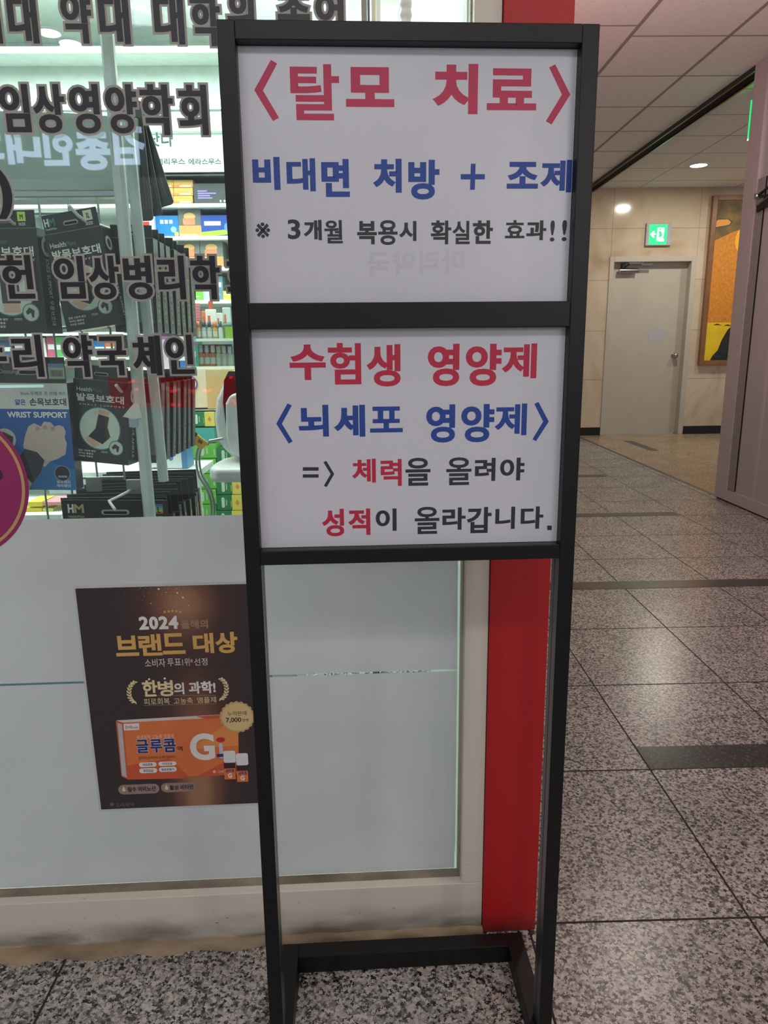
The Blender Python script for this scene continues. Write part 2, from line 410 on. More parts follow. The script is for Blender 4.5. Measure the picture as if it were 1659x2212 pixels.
# far wall of marble slabs, black baseboard
YW = 9.42
mb = MB()
FW = facing(YW)
ZJ = [0.105, 0.733, 1.356, 1.983, 2.603, CEIL]
def slabs(x0, x1, zs):
    for a, b in zip(zs[:-1], zs[1:]): mb.box((x0 + 0.0015, YW, a + 0.0015), (x1 - 0.0015, YW + 0.03, b - 0.0015), 'marble')
slabs(-1.5, 2.2, ZJ); slabs(2.2, 3.105, ZJ); slabs(4.205, 5.1, ZJ); slabs(5.1, 7.0, ZJ)
slabs(3.105, 4.205, [2.268, 2.603, CEIL])
mb.box((-1.5, YW + 0.012, 0.1), (3.105, YW + 0.04, CEIL), C(120, 100, 76)); mb.box((4.205, YW + 0.012, 0.1), (7, YW + 0.04, CEIL), C(120, 100, 76))
mb.box((3.105, YW + 0.012, 2.27), (4.205, YW + 0.04, CEIL), C(120, 100, 76))
struct(mb.build('wall_back'))
mb = MB(); mb.box((-1.5, YW - 0.008, 0), (3.092, YW + 0.03, 0.105), 'black_base'); mb.box((4.195, YW - 0.008, 0), (7, YW + 0.03, 0.105), 'black_base')
struct(mb.build('baseboard_back'))
# steel door
dr = empty('door_1', (3.65, YW, 0)); struct(dr)
mb = MB()
mb.box((3.092, YW - 0.012, 0), (3.150, YW + 0.14, 2.268), 'door_paint'); mb.box((4.142, YW - 0.012, 0), (4.208, YW + 0.14, 2.268), 'door_paint')
mb.box((3.150, YW - 0.012, 2.204), (4.142, YW + 0.14, 2.268), 'door_paint')
mb.build('door_frame', dr, bevel=0.004)
mb = MB(); mb.box((3.150, YW + 0.10, 0.008), (4.142, YW + 0.14, 2.204), 'door_paint')
mb.disc(facing(YW + 0.1), 3.80, 1.30, 0.14, 0.0005, mat('patch', (176, 176, 178), 0.5), rz=0.10)
mb.build('door_leaf', dr)
mb = MB()
mb.lathe((4.055, YW + 0.1, 1.03), [(0.0, -0.075), (0.026, -0.07), (0.034, -0.05), (0.028, -0.03), (0.014, -0.02), (0.014, -0.008), (0.036, -0.006), (0.038, 0.0)], 'steel', axis='Y')
mb.build('door_knob', dr)
mb = MB()
mb.tube([(3.24, YW + 0.045, 2.10), (3.47, YW + 0.045, 2.10)], 0.032, 'steel', 14)
mb.box((3.27, YW + 0.03, 2.125), (3.31, YW + 0.09, 2.19), 'dark_steel')
mb.box((3.335, YW - 0.02, 2.178), (3.52, YW + 0.0, 2.196), 'steel')
mb.box((3.50, YW - 0.01, 2.16), (3.64, YW + 0.01, 2.182), 'steel')
mb.tube([(3.30, YW + 0.02, 2.14), (3.35, YW - 0.01, 2.186)], 0.008, 'dark_steel', 8)
mb.build('door_closer', dr)

# right-hand metal partition
PX = Plane((2.75, 0, 0), (0, 1, 0), (0, 0, 1), (-1, 0, 0))
pr = empty('wall_right', (2.75, 5.44, 0)); struct(pr)
mb = MB()
mb.box((2.75, -4.9, 0.012), (2.87, 5.44, CEIL - 0.002), 'partition')
mb.build('partition_panel', pr)
mb = MB()
def onpx(y0, y1, z0, z1, t, m): mb.box((2.75 - t, y0, z0), (2.7502, y1, z1), m)
ya = PX.at(1620, 600)[0]; yb = PX.at(1586, 950)[0]
onpx(5.27, 5.445, 0.012, CEIL - 0.002, 0.018, 'partition_trim')
onpx(5.18, 5.27, 0.10, 2.30, 0.010, 'grey_strip')
onpx(5.165, 5.18, 0.10, 2.30, 0.003, 'groove')
onpx(-4.9, 5.27, 0.012, 0.095, 0.016, 'partition_trim')
onpx(-4.9, 5.44, 0.0, 0.012, -0.012, 'groove')  # near-black strip paints in the floor shade under the partition
onpx(4.90, 4.93, 0.10, 2.1, 0.004, 'partition_trim')
mb.build('partition_trim', pr)
# bracket on the partition
q = lambda x, y: PX.shift(0.03).at(x, y)
mb = MB(); S_ = PX.shift(0.03)
a = q(1634, 447); b_ = q(1659, 436); c_ = (b_[0] - 0.35, b_[1] + 0.10)
bk = empty('wall_bracket', (2.72, a[0], a[1])); tag(bk, 'dark metal arm bracket fixed to the pink-grey partition at the right edge', 'bracket')
mb.poly(S_, [a, (c_[0], c_[1]), (c_[0], c_[1] - 0.05), (a[0], a[1] - 0.035)], 0.0, 'dark_steel', 0.03)
mb.poly(S_, [a, (c_[0], c_[1]), (c_[0], c_[1] + 0.012), (a[0], a[1] + 0.012)], 0.004, 'steel', 0.034)
mb.build('bracket_arm', bk)
mb = MB()
u = q(1636, 424); v_ = q(1659, 405)
mb.tube([S_.p(*u), S_.p(*v_), S_.p(v_[0] - 0.25, v_[1] + 0.12)], 0.009, 'dark_steel', 8)
mb.tube([S_.p(*u), S_.p(v_[0], v_[1] - 0.05), S_.p(v_[0] - 0.25, v_[1] - 0.02)], 0.008, 'dark_steel', 8)
mb.lathe(S_.p(u[0], u[1], -0.01), [(0.0, -0.03), (0.018, -0.025), (0.018, 0.03)], 'steel', axis='X')
mb.build('bracket_rod', bk)

# downlight fittings
for i, (x, y) in enumerate(DOWN):
    mb = MB(); mb.lathe((x, y, CEIL), [(0.0, -0.012), (0.085, -0.012), (0.085, 0.0)], emis('lamp_warm', (255, 246, 225), 14), 32)
    d = None
    rt = empty('ceiling_downlight', (x, y, CEIL)); 
    mb.build('lens', rt)
    m2 = MB(); m2.lathe((x, y, CEIL), [(0.087, -0.014), (0.1, -0.010), (0.104, 0.0)], 'white_plastic', 32, 'Z', False); m2.build('trim_ring', rt)
    where = ['over the first cross band of the corridor', 'glowing in the brown-floored bay above the steel door', 'above the corridor beside the stand', 'behind the viewer opposite the window', 'behind the viewer left of the window', 'glowing above the painting behind the partition', 'behind the viewer on the right', 'behind the viewer at far left'][i]
    tag(rt, 'round white recessed ceiling downlight ' + where, 'light', 'corridor downlights')

# storefront ---------------------------------------------------------
th = R(1.5); ex = Vector((math.cos(th), math.sin(th), 0)); nn = Vector((math.sin(th), -math.cos(th), 0))
SF = Plane((0, 1.2385, 0), ex, (0, 0, 1), nn)          # frame face
TG = 0.045
SG = SF.shift(-TG)                                     # glass
# frame is built in (s, depth, z)
fr = empty('trim_2', SF.p(0.2, 0)); struct(fr)
mb = MB()
ZL = 0.120
mb.box((-2.0, 0, 0.012), (0.2185, 0.11, ZL), 'frame_paint', SF)
mb.box((0.1745, 0, ZL), (0.2185, 0.11, 2.42), 'frame_paint', SF)
mb.build('window_frame', fr, bevel=0.0015)
mb = MB()
mb.box((-2.0, 0.02, ZL), (0.1745, 0.043, ZL + 0.001), 'sill_dirty', SF)
mb.box((0.1715, 0.02, ZL), (0.1745, 0.06, 2.42), 'sill_dirty', SF)
mb.build('glazing_bed', fr)
mb = MB()
pts = []
for i in range(60):
    s_ = -2.0 + 2.22 * i / 59; h = 0.016 + 0.002 * math.sin(i * 2.3); d_ = 0.012 + 0.006 * math.sin(i * 1.7) + max(0, (-s_ - 0.1)) * 0.02
    pts.append((s_, d_, h))
vs = []; fs = []
for s_, d_, h in pts: vs += [SF.p(s_, 0, d_), SF.p(s_, h * 0.8, d_ * 0.5), SF.p(s_, h, -0.002)]
for i in range(59): fs += [(3 * i, 3 * i + 3, 3 * i + 4, 3 * i + 1), (3 * i + 1, 3 * i + 4, 3 * i + 5, 3 * i + 2)]
mb.add(vs, fs, 'mortar', True); mb.build('mortar_joint', fr)
# red pillar
mb = MB(); mb.box((0.2195, -0.006, 0.002), (0.331, 0.30, CEIL - 0.002), 'red_paint', SF)
struct(tag(mb.build('wall_left', bevel=0.002), 'narrow red painted pillar at the right end of the shop window'))
mb = MB(); mb.box((0.2185, 0.03, 0.0), (0.2197, 0.2, CEIL - 0.01), 'groove', SF)
mb.box((0.25, 0.3, 0), (0.33, 8.15, CEIL), 'shop_wall', SF)
struct(mb.build('wall_side'))
# shop window glass with frosted film
win = empty('window_1', SG.p(-0.3, 0.12)); struct(win)
mb = MB(); mb.box((-2.0, 0, ZL), (0.172, 0.008, 2.42), 'window_glass', SG); mb.build('window_pane', win)
mb = MB()
fx = lambda a, b, c, d: mb.rect(SG, a, b, c, d, 0.0002, 'frosted_film')
f1 = SG.at(300, 1117)[1]; se = 0.5755
mb.rect(SG, -2.0, ZL + 0.001, 0.166, se - 0.0022, 0.0002, 'frosted_film'); mb.rect(SG, -2.0, se + 0.0022, 0.166, f1, 0.0002, 'frosted_film')
mb.build('frosted_film', win)
mb = MB(); mb.box((0.1695, -0.001, ZL), (0.1712, 0.009, 2.42), emis('glass_edge', (196, 226, 212), 0.25), SG)  # mint glow along the pane's edge put in as weak emission
mb.rect(SG, -0.47, se - 0.0022, -0.196, se + 0.0022, 0.0003, C(96, 140, 150))
mb.rect(SG, -2, se - 0.0022, -0.47, se + 0.0022, 0.0003, C(96, 140, 150))
mb.build('glass_edge', win)
# fascia over the window (backlit red sign box of the shop)
mb = MB(); mb.box((-2.0, -0.06, 2.42), (0.33, 0.12, CEIL - 0.002), 'shop_white', SF)
fa = mb.build('trim_3'); struct(fa)
mb = MB(); mb.box((-1.9, -0.075, 2.5), (0.3, -0.061, 2.98), emis('fascia_red', (230, 30, 40), 1.2), SF)
mb.build('backlit_panel', fa, world=False)
mb = MB(); mb.box((0.334, 1.9, 2.42), (0.46, 5.6, CEIL - 0.002), 'shop_white'); fb = mb.build('trim_7'); struct(fb)  # unseen side sign box, added to go with the pink ceiling uplight
mb = MB(); mb.box((0.461, 1.95, 2.48), (0.468, 5.55, 3.0), emis('fascia_red', (230, 30, 40), 1.2)); mb.build('backlit_panel', fb, world=False)
# pharmacy shell
mb = MB(); mb.box((-4.5, 1.36, 2.80), (0.25, 4.4, 2.84), 'shop_white'); struct(mb.build('ceiling_shop'))
mb = MB(); mb.box((-4.5, 4.3, 0), (0.25, 4.36, 2.80), 'shop_wall'); struct(mb.build('wall_shop'))
mb = MB(); mb.box((-4.56, 1.3, 0), (-4.5, 4.36, 2.80), 'shop_wall'); struct(mb.build('wall_shop_left'))

# ================================================================== SIGN STAND
yaw, lean, roll = 0.0283, 0.0168, -0.003
e1 = Vector((math.cos(yaw), math.sin(yaw), 0)); e3 = Vector((0, 0, 1)); n_in = e3.cross(e1)
f3 = e3 * math.cos(lean) + n_in * math.sin(lean)
fx_ = e1 * math.cos(roll) + f3 * math.sin(roll); fz_ = -e1 * math.sin(roll) + f3 * math.cos(roll)
ST = Plane((0.0568, 0.9757, 0), fx_, fz_, fx_.cross(fz_))
if ST.n.y > 0: ST.n = -ST.n
DP = 0.037
stand = empty('sign_stand', ST.p(0, 0, -0.1))
tag(stand, 'tall black metal sign stand holding two white notice panels in front of the shop window', 'sign stand')
for sgn in (-1, 1):
    mb = MB(); xo, xi = 0.2415 * sgn, 0.2192 * sgn
    a, b_ = min(xo, xi), max(xo, xi)
    mb.box((a, 0, 0.004), (b_, DP, 1.5959), 'black_metal', ST)
    o = mb.build('post', stand, bevel=0.0012)
    mb = MB()
    x1, x2 = sorted((xi, xi - 0.0006 * sgn))
    mb.box((x1, 0.0006, 0.045), (x2, 0.0190, 0.8915), 'inner_metal', ST); mb.box((x1, 0.0225, 0.045), (x2, DP - 0.0006, 0.8915), 'inner_metal', ST)
    mb.box((x1, 0.0190, 0.045), (x2 - 0.0003 * sgn if 0 else x2, 0.0225, 0.8915), 'groove', ST)
    mb.build('panel_groove', stand)
for nm, z0, z1 in (('top_rail', 1.5736, 1.5959), ('middle_rail', 1.2240, 1.2578), ('lower_rail', 0.8922, 0.9136)):
    mb = MB(); mb.box((-0.2192, 0, z0), (0.2192, DP, z1), 'black_metal', ST); mb.build(nm, stand, bevel=0.001)
mb = MB()
STV = Plane(ST.o, e1, (0, 0, 1), -n_in)
mb.box((-0.2405, 0.02, 0.001), (-0.2075, 0.216, 0.04), 'black_metal', STV); mb.box((0.2075, 0.02, 0.001), (0.2405, 0.216, 0.04), 'black_metal', STV)
mb.box((-0.2075, 0.183, 0.001), (0.2075, 0.216, 0.04), 'black_metal', STV)
mb.build('base_frame', stand, bevel=0.0015)
PF_ = ST.shift(-0.018)
s1 = 370 / 1659; s2 = 320 / 1659; s3 = 280 / 1659; s4 = 330 / 1659
def crop(ox, oy, s): return lambda bb: PF_.bb(ox + bb[0] * s, oy + bb[1] * s, ox + bb[2] * s, oy + bb[3] * s)
def cpts(ox, oy, s, pts, pl=None): return [(pl or PF_).at(ox + x * s, oy + y * s) for x, y in pts]
RED, BLU, BLK = C(186, 44, 84), C(28, 66, 150), C(44, 46, 54)
A1, A2, A3, A4 = crop(530, 120, s1), crop(890, 120, s1), crop(530, 320, s1), crop(890, 320, s1)
A5, A6, A7, A8 = crop(580, 720, s2), crop(880, 720, s2), crop(640, 970, s3), crop(880, 970, s4)
pn = []
for k, (z0, z1, lab) in enumerate(((1.2578, 1.5736, 'upper white notice sheet with crimson heading, blue and black lines'), (0.9136, 1.2240, 'lower white notice sheet with crimson, blue and black lines'))):
    mb = MB(); mb.box((-0.2190, 0.018, z0 + 0.0004), (0.2190, 0.021, z1 - 0.0004), 'sign_paper', ST)
    o = mb.build('notice_panel', stand); o['label'] = lab; pn.append(o)
    mb = MB(); mb.box((-0.2190, 0.021, z0 + 0.0004), (0.2190, 0.023, z1 - 0.0004), 'groove', ST); mb.build('backing_sheet', stand)
OFF = 0.0002
def lines(name, parent, m, items, bold):
    k = 0
    while k < len(items):
        it = items[k]; mb = MB()
        if it[0] == 'poly':
            mb.poly(PF_, it[1], OFF, m)
            if k + 1 < len(items) and items[k + 1][0] == 'poly': k += 1; mb.poly(PF_, items[k][1], OFF + 1e-5, m)
        else:
            b = it[3] if len(it) > 3 else bold
            mb.text(PF_, it[0], it[1](it[2]), OFF, m, (b * 1.2, b * 0.95))
        mb.build('printed_letter', parent, fix=False); k += 1
def chev(ox, oy, s, pts): return ('poly', cpts(ox, oy, s, pts))
lines('lettering', pn[0], RED, [chev(530, 120, s1, [(87, 335), (247, 43), (308, 78), (170, 338), (326, 603), (267, 634)][:4]),
      chev(530, 120, s1, [(87, 335), (170, 338), (326, 603), (267, 634)]),
      ('탈', A1, (437, 83, 910, 627), 0.0017), ('모', A1, (972, 112, 1442, 498)), ('치', A2, (212, 80, 638, 567)), ('료', A2, (727, 125, 1207, 530), 0.0021),
      chev(890, 120, s1, [(1328, 115), (1387, 86), (1533, 378), (1452, 377)]), chev(890, 120, s1, [(1533, 378), (1452, 377), (1296, 636), (1352, 667)])], 0.0028)
lines('lettering', pn[0], BLU, [('비', A3, (70, 85, 336, 405)), ('대', A3, (400, 98, 679, 418), 0.0015), ('면', A3, (737, 105, 1010, 473)), ('처', A3, (1242, 103, 1514, 432)),
      ('방', A4, (-36, 113, 265, 498)), ('조', A4, (920, 133, 1222, 393)), ('제', A4, (1250, 113, 1547, 428), 0.0015),
      chev(890, 320, s1, [(472, 252), (705, 252), (705, 303), (472, 303)]), chev(890, 320, s1, [(570, 151), (616, 151), (608, 403), (562, 403)])], 0.0018)
lines('lettering', pn[0], BLK, [('※', A3, (98, 720, 240, 872), 0.0004), ('3', A3, (410, 690, 533, 882), 0.0009), ('개', A3, (568, 695, 740, 892)), ('월', A3, (765, 697, 942, 923), 0.0007),
      ('복', A3, (1082, 706, 1273, 932)), ('용', A3, (1287, 697, 1474, 938), 0.0008), ('시', A3, (1492, 706, 1657, 900)), ('확', A4, (182, 700, 380, 932), 0.0008),
      ('실', A4, (393, 705, 560, 930), 0.0007), ('한', A4, (588, 700, 783, 928)), ('효', A4, (902, 697, 1090, 873), 0.0007), ('과', A4, (1107, 700, 1300, 892)),
      ('!', A4, (1338, 700, 1382, 905), 0.0004), ('!', A4, (1452, 697, 1500, 901), 0.0004)], 0.001)
RED2 = C(188, 32, 66)
lines('lettering', pn[1], RED2, [('수', A5, (235, 125, 640, 523)), ('험', A5, (668, 108, 1037, 573), 0.0015), ('생', A5, (1103, 123, 1480, 596), 0.0016),
      ('영', A6, (228, 118, 583, 592)), ('양', A6, (653, 118, 1053, 590)), ('제', A6, (1065, 115, 1449, 505), 0.0016),
      ('체', A7, (717, 125, 1018, 431), 0.001), ('력', A7, (1080, 128, 1350, 473), 0.001), ('성', A7, (332, 767, 612, 1117), 0.0012), ('적', A7, (670, 763, 948, 1101), 0.0012)], 0.0019)
lines('lettering', pn[1], BLU, [chev(580, 720, s2, [(87, 1012), (213, 785), (261, 808), (150, 1013)]), chev(580, 720, s2, [(87, 1012), (150, 1013), (271, 1210), (228, 1235)]),
      ('뇌', A5, (337, 802, 673, 1158)), ('세', A5, (738, 802, 1082, 1160)), ('포', A5, (1136, 820, 1503, 1110), 0.0014), ('영', A6, (210, 797, 535, 1224)),
      ('양', A6, (602, 793, 972, 1220)), ('제', A6, (984, 788, 1337, 1143), 0.0014),
      chev(880, 720, s2, [(1421, 790), (1468, 768), (1583, 988), (1520, 988)]), chev(880, 720, s2, [(1583, 988), (1520, 988), (1400, 1187), (1441, 1208)])], 0.0017)
lines('lettering', pn[1], BLK, [chev(640, 970, s3, [(84, 232), (286, 232), (286, 277), (84, 277)]), chev(640, 970, s3, [(84, 323), (286, 323), (286, 366), (84, 366)]),
      chev(640, 970, s3, [(348, 168), (384, 151), (486, 319), (440, 320)]), chev(640, 970, s3, [(486, 319), (440, 320), (353, 470), (389, 487)]),
      ('을', A8, (-21, 95, 251, 398), 0.0009), ('올', A8, (422, 90, 696, 391), 0.0008), ('려', A8, (733, 97, 956, 347)), ('야', A8, (1006, 94, 1270, 342)),
      ('이', A7, (1016, 762, 1284, 1048)), ('올', A8, (80, 627, 347, 922), 0.0008), ('라', A8, (380, 635, 632, 877)), ('갑', A8, (648, 630, 913, 912)),
      ('니', A8, (955, 627, 1168, 869)), ('다', A8, (1230, 624, 1476, 866)), chev(880, 970, s4, [(1518, 831), (1567, 831), (1567, 880), (1518, 880)])], 0.0011)

# print of the next sheet showing through the paper
mb = MB(); GP = Plane(PF_.o, -PF_.ux, PF_.uz, PF_.n); GH = mat('show_through', (197, 198, 208), 0.35, var=0.03, scale=9)
for ch, bb in (('국', (793, 545, 842, 596)), ('약', (848, 542, 898, 595)), ('리', (906, 540, 946, 592)), ('마', (954, 538, 1003, 590))):
    q_ = PF_.bb(*bb); mb.text(GP, ch, (-q_[2], q_[1], -q_[0], q_[3]), .0001, GH, .0012)
mb.build('show_through_print', pn[0], fix=False)

# ================================================================== WINDOW LETTERING
VD, VO = C(22, 24, 30, 0.4), C(168, 164, 156, 0.5)
W1 = 550 / 1659
def wrow(label, oy, items, bold=(0.0026, 0.0014), ol=0.0036):
    first = SG.bb(*[v * W1 + (oy if i % 2 else 0) for i, v in enumerate(items[0][1])])
    rt = empty('window_lettering', SG.p(first[0], first[1], 0.001)); tag(rt, label, 'lettering', 'vinyl lettering on the shop window')
    for k, it in enumerate(items):
        mb, m2 = MB(), MB()
        ch, bb = it[0], it[1]
        bb = SG.bb(*[v * W1 + (oy if i % 2 else 0) for i, v in enumerate(bb)])
        sl = -0.0
        mb.text(SG, ch, bb, 0.0008, VD, bold)
        bo = (bold[0] + ol, bold[1] + ol)
        m2.text(SG, ch, (bb[0] - ol, bb[1] - ol, bb[2] + ol, bb[3] + ol), 0.0003 + (k % 2) * 0.0001, VO, bo)
        lf = mb.build('letter', rt, fix=False); m2.build('letter_outline', lf, fix=False)
T0 = -50
wrow('topmost row of black outlined window lettering, cut by the top edge of the picture', 0, [('대', (52, T0, 243, 283)), ('약', (400, T0 - 8, 597, 285)), ('대', (645, T0, 842, 288)),
     ('대', (1003, T0, 1198, 290)), ('학', (1243, T0 - 5, 1435, 300)), ('원', (1483, T0 - 10, 1662, 300)), ('졸', (1810, T0, 2020, 295)), ('업', (2057, T0, 2240, 290)), ('의', (-180, T0, 3, 285))])
wrow('row of seven-letter black outlined window lettering just under the ceiling light strip', 0, [('임', (0, 548, 193, 862)), ('상', (218, 548, 425, 868)), ('영', (455, 548, 650, 870)),
     ('양', (690, 550, 895, 870)), ('학', (918, 550, 1130, 880)), ('회', (1165, 553, 1352, 880))])
wrow('single black closing bracket with grey outline on the window', 400, [(')', (-20, -100, 80, 221))], (0.0045, 0.003))
wrow('row of black outlined window lettering across the upper boxed supports', 400, [('헌', (5, 455, 217, 740)), ('임', (355, 462, 550, 740)), ('상', (580, 460, 778, 745)),
     ('병', (808, 460, 990, 745)), ('리', (1030, 460, 1205, 745)), ('학', (1245, 460, 1435, 745)), ('회', (1478, 462, 1660, 745))])
wrow('lowest row of black outlined window lettering above the blue carton', 400, [('누', (-150, 985, 42, 1240)), ('리', (85, 975, 278, 1250)), ('약', (415, 975, 605, 1250)),
     ('국', (635, 985, 825, 1240)), ('체', (865, 980, 1050, 1240)), ('인', (1080, 975, 1262, 1230))])

# round magenta sticker
mb = MB(); c0 = SG.at(-109, 1046); e0 = SG.at(62, 1046); rr = e0[0] - c0[0]
mb.disc(SG, c0[0], c0[1], rr, 0.0012, C(150, 38, 98, 0.4), 96, thick=0.0008)
rd = mb.build('round_sticker', loc=SG.p(c0[0], c0[1] - rr)); tag(rd, 'large round magenta sticker with a gold ring at the left edge of the window', 'sticker')
mb = MB(); mb.ring(SG, c0[0], c0[1], rr * 0.915, rr * 0.955, 0.0015, C(196, 158, 104, 0.4)); mb.disc(SG, SG.at(-8, 1025)[0], SG.at(-8, 1025)[1], 0.012, 0.0014, C(70, 30, 60)); mb.build('gold_ring', rd)

# ================================================================== POSTER
def poster_mat():
    m = bpy.data.materials.new('poster_print'); m.use_nodes = True; nt, N, L, b = nodes(m)
    tc = N.new('ShaderNodeTexCoord'); s = N.new('ShaderNodeSeparateXYZ'); L.new(tc.outputs['Object'], s.inputs[0])
    def gauss(inp, c, wd):
        a = N.new('ShaderNodeMath'); a.operation = 'SUBTRACT'; L.new(inp, a.inputs[0]); a.inputs[1].default_value = c
        d = N.new('ShaderNodeMath'); d.operation = 'DIVIDE'; L.new(a.outputs[0], d.inputs[0]); d.inputs[1].default_value = wd
        e = N.new('ShaderNodeMath'); e.operation = 'MULTIPLY'; L.new(d.outputs[0], e.inputs[0]); L.new(d.outputs[0], e.inputs[1])
        f = N.new('ShaderNodeMath'); f.operation = 'MULTIPLY'; L.new(e.outputs[0], f.inputs[0]); f.inputs[1].default_value = -1
        g = N.new('ShaderNodeMath'); g.operation = 'EXPONENT'; L.new(f.outputs[0], g.inputs[0]); return g.outputs[0]
    def mul(a, b_): g = N.new('ShaderNodeMath'); g.operation = 'MULTIPLY'; L.new(a, g.inputs[0]); L.new(b_, g.inputs[1]) if not isinstance(b_, float) else setattr(g.inputs[1], 'default_value', b_); return g.outputs[0]
    def add(a, b_): g = N.new('ShaderNodeMath'); g.operation = 'ADD'; L.new(a, g.inputs[0]); L.new(b_, g.inputs[1]); g.use_clamp = True; return g.outputs[0]
    cx = 0.195
    g1 = mul(gauss(s.outputs['X'], cx, 0.07), gauss(s.outputs['Z'], 0.435, 0.07))
    g2 = mul(mul(gauss(s.outputs['X'], cx + 0.01, 0.06), gauss(s.outputs['Z'], 0.17, 0.15)), 0.75)
    g3 = mul(mul(gauss(s.outputs['X'], cx + 0.0, 0.05), gauss(s.outputs['Z'], 0.01, 0.09)), 0.8)
    t = add(add(g1, g2), g3)
    r = ramp(nt, [(0.0, (56, 48, 50)), (0.35, (78, 56, 52)), (0.75, (128, 88, 72)), (1.0, (160, 120, 90))]); L.new(t, r.inputs['Fac'])
    L.new(r.outputs[0], b.inputs['Base Color']); b.inputs['Roughness'].default_value = 0.32; MATS['poster_print'] = m
poster_mat()
s5 = 450 / 1659
PB = lambda x0, y0, x1, y1: SG.bb(150 + x0 * s5, 1230 + y0 * s5, 150 + x1 * s5, 1230 + y1 * s5)
PP = lambda pts: [SG.at(150 + x * s5, 1230 + y * s5) for x, y in pts]
x0, z0 = SG.at(219, 1748); x0 = min(SG.at(172, 1270)[0], x0); z1 = SG.at(350, 1266)[1]; x1 = x0 + 0.328
z0 = SG.at(390, 1741)[1]
po = empty('award_poster', SG.p(x0, z0, 0.001)); tag(po, 'dark brown award poster with gold heading and an orange carton, taped to the frosted window', 'poster')
mb = MB(); mb.rect(SG, x0 - 0.0045, z0 - 0.005, x1 + 0.0045, z1 + 0.005, 0.0006, C(196, 200, 204, 0.2)); mb.build('clear_margin', po)
mb = MB(); mb.rect(SG, x0, z0, x1, z1, 0.0009, 'poster_print'); mb.build('poster_sheet', po)
GOLD, BRZ, WHT, CRM = C(214, 168, 98, 0.35), C(156, 128, 104, 0.4), C(226, 224, 220), C(226, 208, 160)
L1, L2, L3, L4, L5 = 0.0011, 0.0013, 0.0015, 0.0017, 0.0019
def ptext(name, m, items):
    mb = MB()
    for wd, bb, bo in items: mb.text(SG, wd, PB(*bb), L4, m, bo)
    return mb.build(name, po, fix=False)
ptext('printed_heading', GOLD, [('브', (368, 525, 552, 688), .0018), ('랜', (552, 512, 738, 685), .0016), ('드', (740, 505, 922, 672), .0018), ('대', (985, 505, 1150, 666), .0017), ('상', (1165, 495, 1340, 664), .0018)])
ptext('printed_year', WHT, [('2', (555, 372, 632, 478), .0016), ('0', (636, 372, 708, 476), .0016), ('2', (712, 370, 788, 474), .0016), ('4', (790, 368, 868, 472), .0016)])
ptext('printed_bronze', BRZ, [('올해의', (888, 398, 1105, 470), .0008)])
ptext('printed_subtitle', C(214, 206, 200), [('소비자', (602, 708, 765, 775), .0001), ('투표', (782, 705, 890, 768), .0001), ('1위*', (900, 703, 985, 766), .0001), ('선정', (995, 703, 1100, 762), .0001)])
ptext('printed_slogan', CRM, [('한', (582, 880, 702, 1010), .0011), ('병', (706, 880, 828, 1008), .0010)])
ptext('printed_slogan_white', WHT, [('의', (834, 898, 915, 992), .0008), ('과학!', (952, 888, 1165, 985), .0009), ('필수 아미노산', (0, 0, 1, 1), 0)][:2])
ptext('printed_tagline', CRM, [('피로회복', (595, 1022, 800, 1075), .00005), ('고농축', (832, 1018, 985, 1068), .00005), ('앰플제', (1018, 1012, 1170, 1060), .00005)])
mb = MB()
for a, b_ in (((588, 1003), (1168, 998)), ((592, 1080), (1168, 1066))):
    p_, q_ = PP([a, b_]); mb.poly(SG, [p_, q_, (q_[0], q_[1] - .0003), (p_[0], p_[1] - .0003)], L3, CRM)
for i in range(5):
    c_ = PP([(760 + i * 31, 337 - 8 * math.sin(i * 0.78))])[0]; rr_ = 0.0036
    mb.poly(SG, [(c_[0] + (rr_ if k % 2 == 0 else rr_ * .42) * math.sin(k * math.pi / 5), c_[1] + (rr_ if k % 2 == 0 else rr_ * .42) * math.cos(k * math.pi / 5)) for k in range(10)], L3, GOLD)
for c_ in PP([(636, 872), (760, 866)]): mb.disc(SG, c_[0], c_[1], .0022, L3, WHT, 12)
mb.build('printed_stars', po, fix=False)
mb = MB()
for sx_, cx_, cy_ in ((-1, 555, 975), (1, 1175, 950)):
    for k in range(9):
        t = R(-62 + k * 15.5); ax_, ay_ = cx_ + sx_ * 78 * math.cos(t), cy_ - 92 * math.sin(t) * 1.0
        for sd in (-1, 1):
            c_ = PP([(ax_ + sd * 9, ay_)])[0]; an = (t + R(90)) if sx_ > 0 else (R(90) - t)
            an += sd * (-0.6); l, w_ = 0.0046, 0.0017
            P_ = [(l, 0), (l * .4, w_), (-l * .5, w_ * .8), (-l, 0), (-l * .5, -w_ * .8), (l * .4, -w_)]
            mb.poly(SG, [(c_[0] + u * math.cos(an) - v * math.sin(an), c_[1] + u * math.sin(an) + v * math.cos(an)) for u, v in P_], L3 + .00002 * k + (.0001 if sd > 0 else 0), CRM)
mb.build('printed_laurel', po, fix=False)
mb = MB(); rnd = random.Random(3)
for i in range(260):
    x_ = rnd.gauss(800, 150); y_ = 130 + abs(rnd.gauss(0, 80))
    if not (400 < x_ < 1200 and y_ < 345): continue
    c_ = PP([(x_, y_)])[0]; mb.disc(SG, c_[0], c_[1], rnd.choice([.0002, .0003, .0003, .0005]), L2, C(214, 190, 160), 6)
for x_, y_, r_ in ((712, 155, .0018), (860, 185, .0016), (905, 222, .0018), (768, 182, .0009), (650, 270, .0009), (952, 287, .0009), (855, 150, .0008)):
    c_ = PP([(x_, y_)])[0]; mb.disc(SG, c_[0], c_[1], r_, L2, C(240, 222, 200), 12)
o = mb.build('printed_sparkle', po, fix=False); o['kind'] = 'stuff'
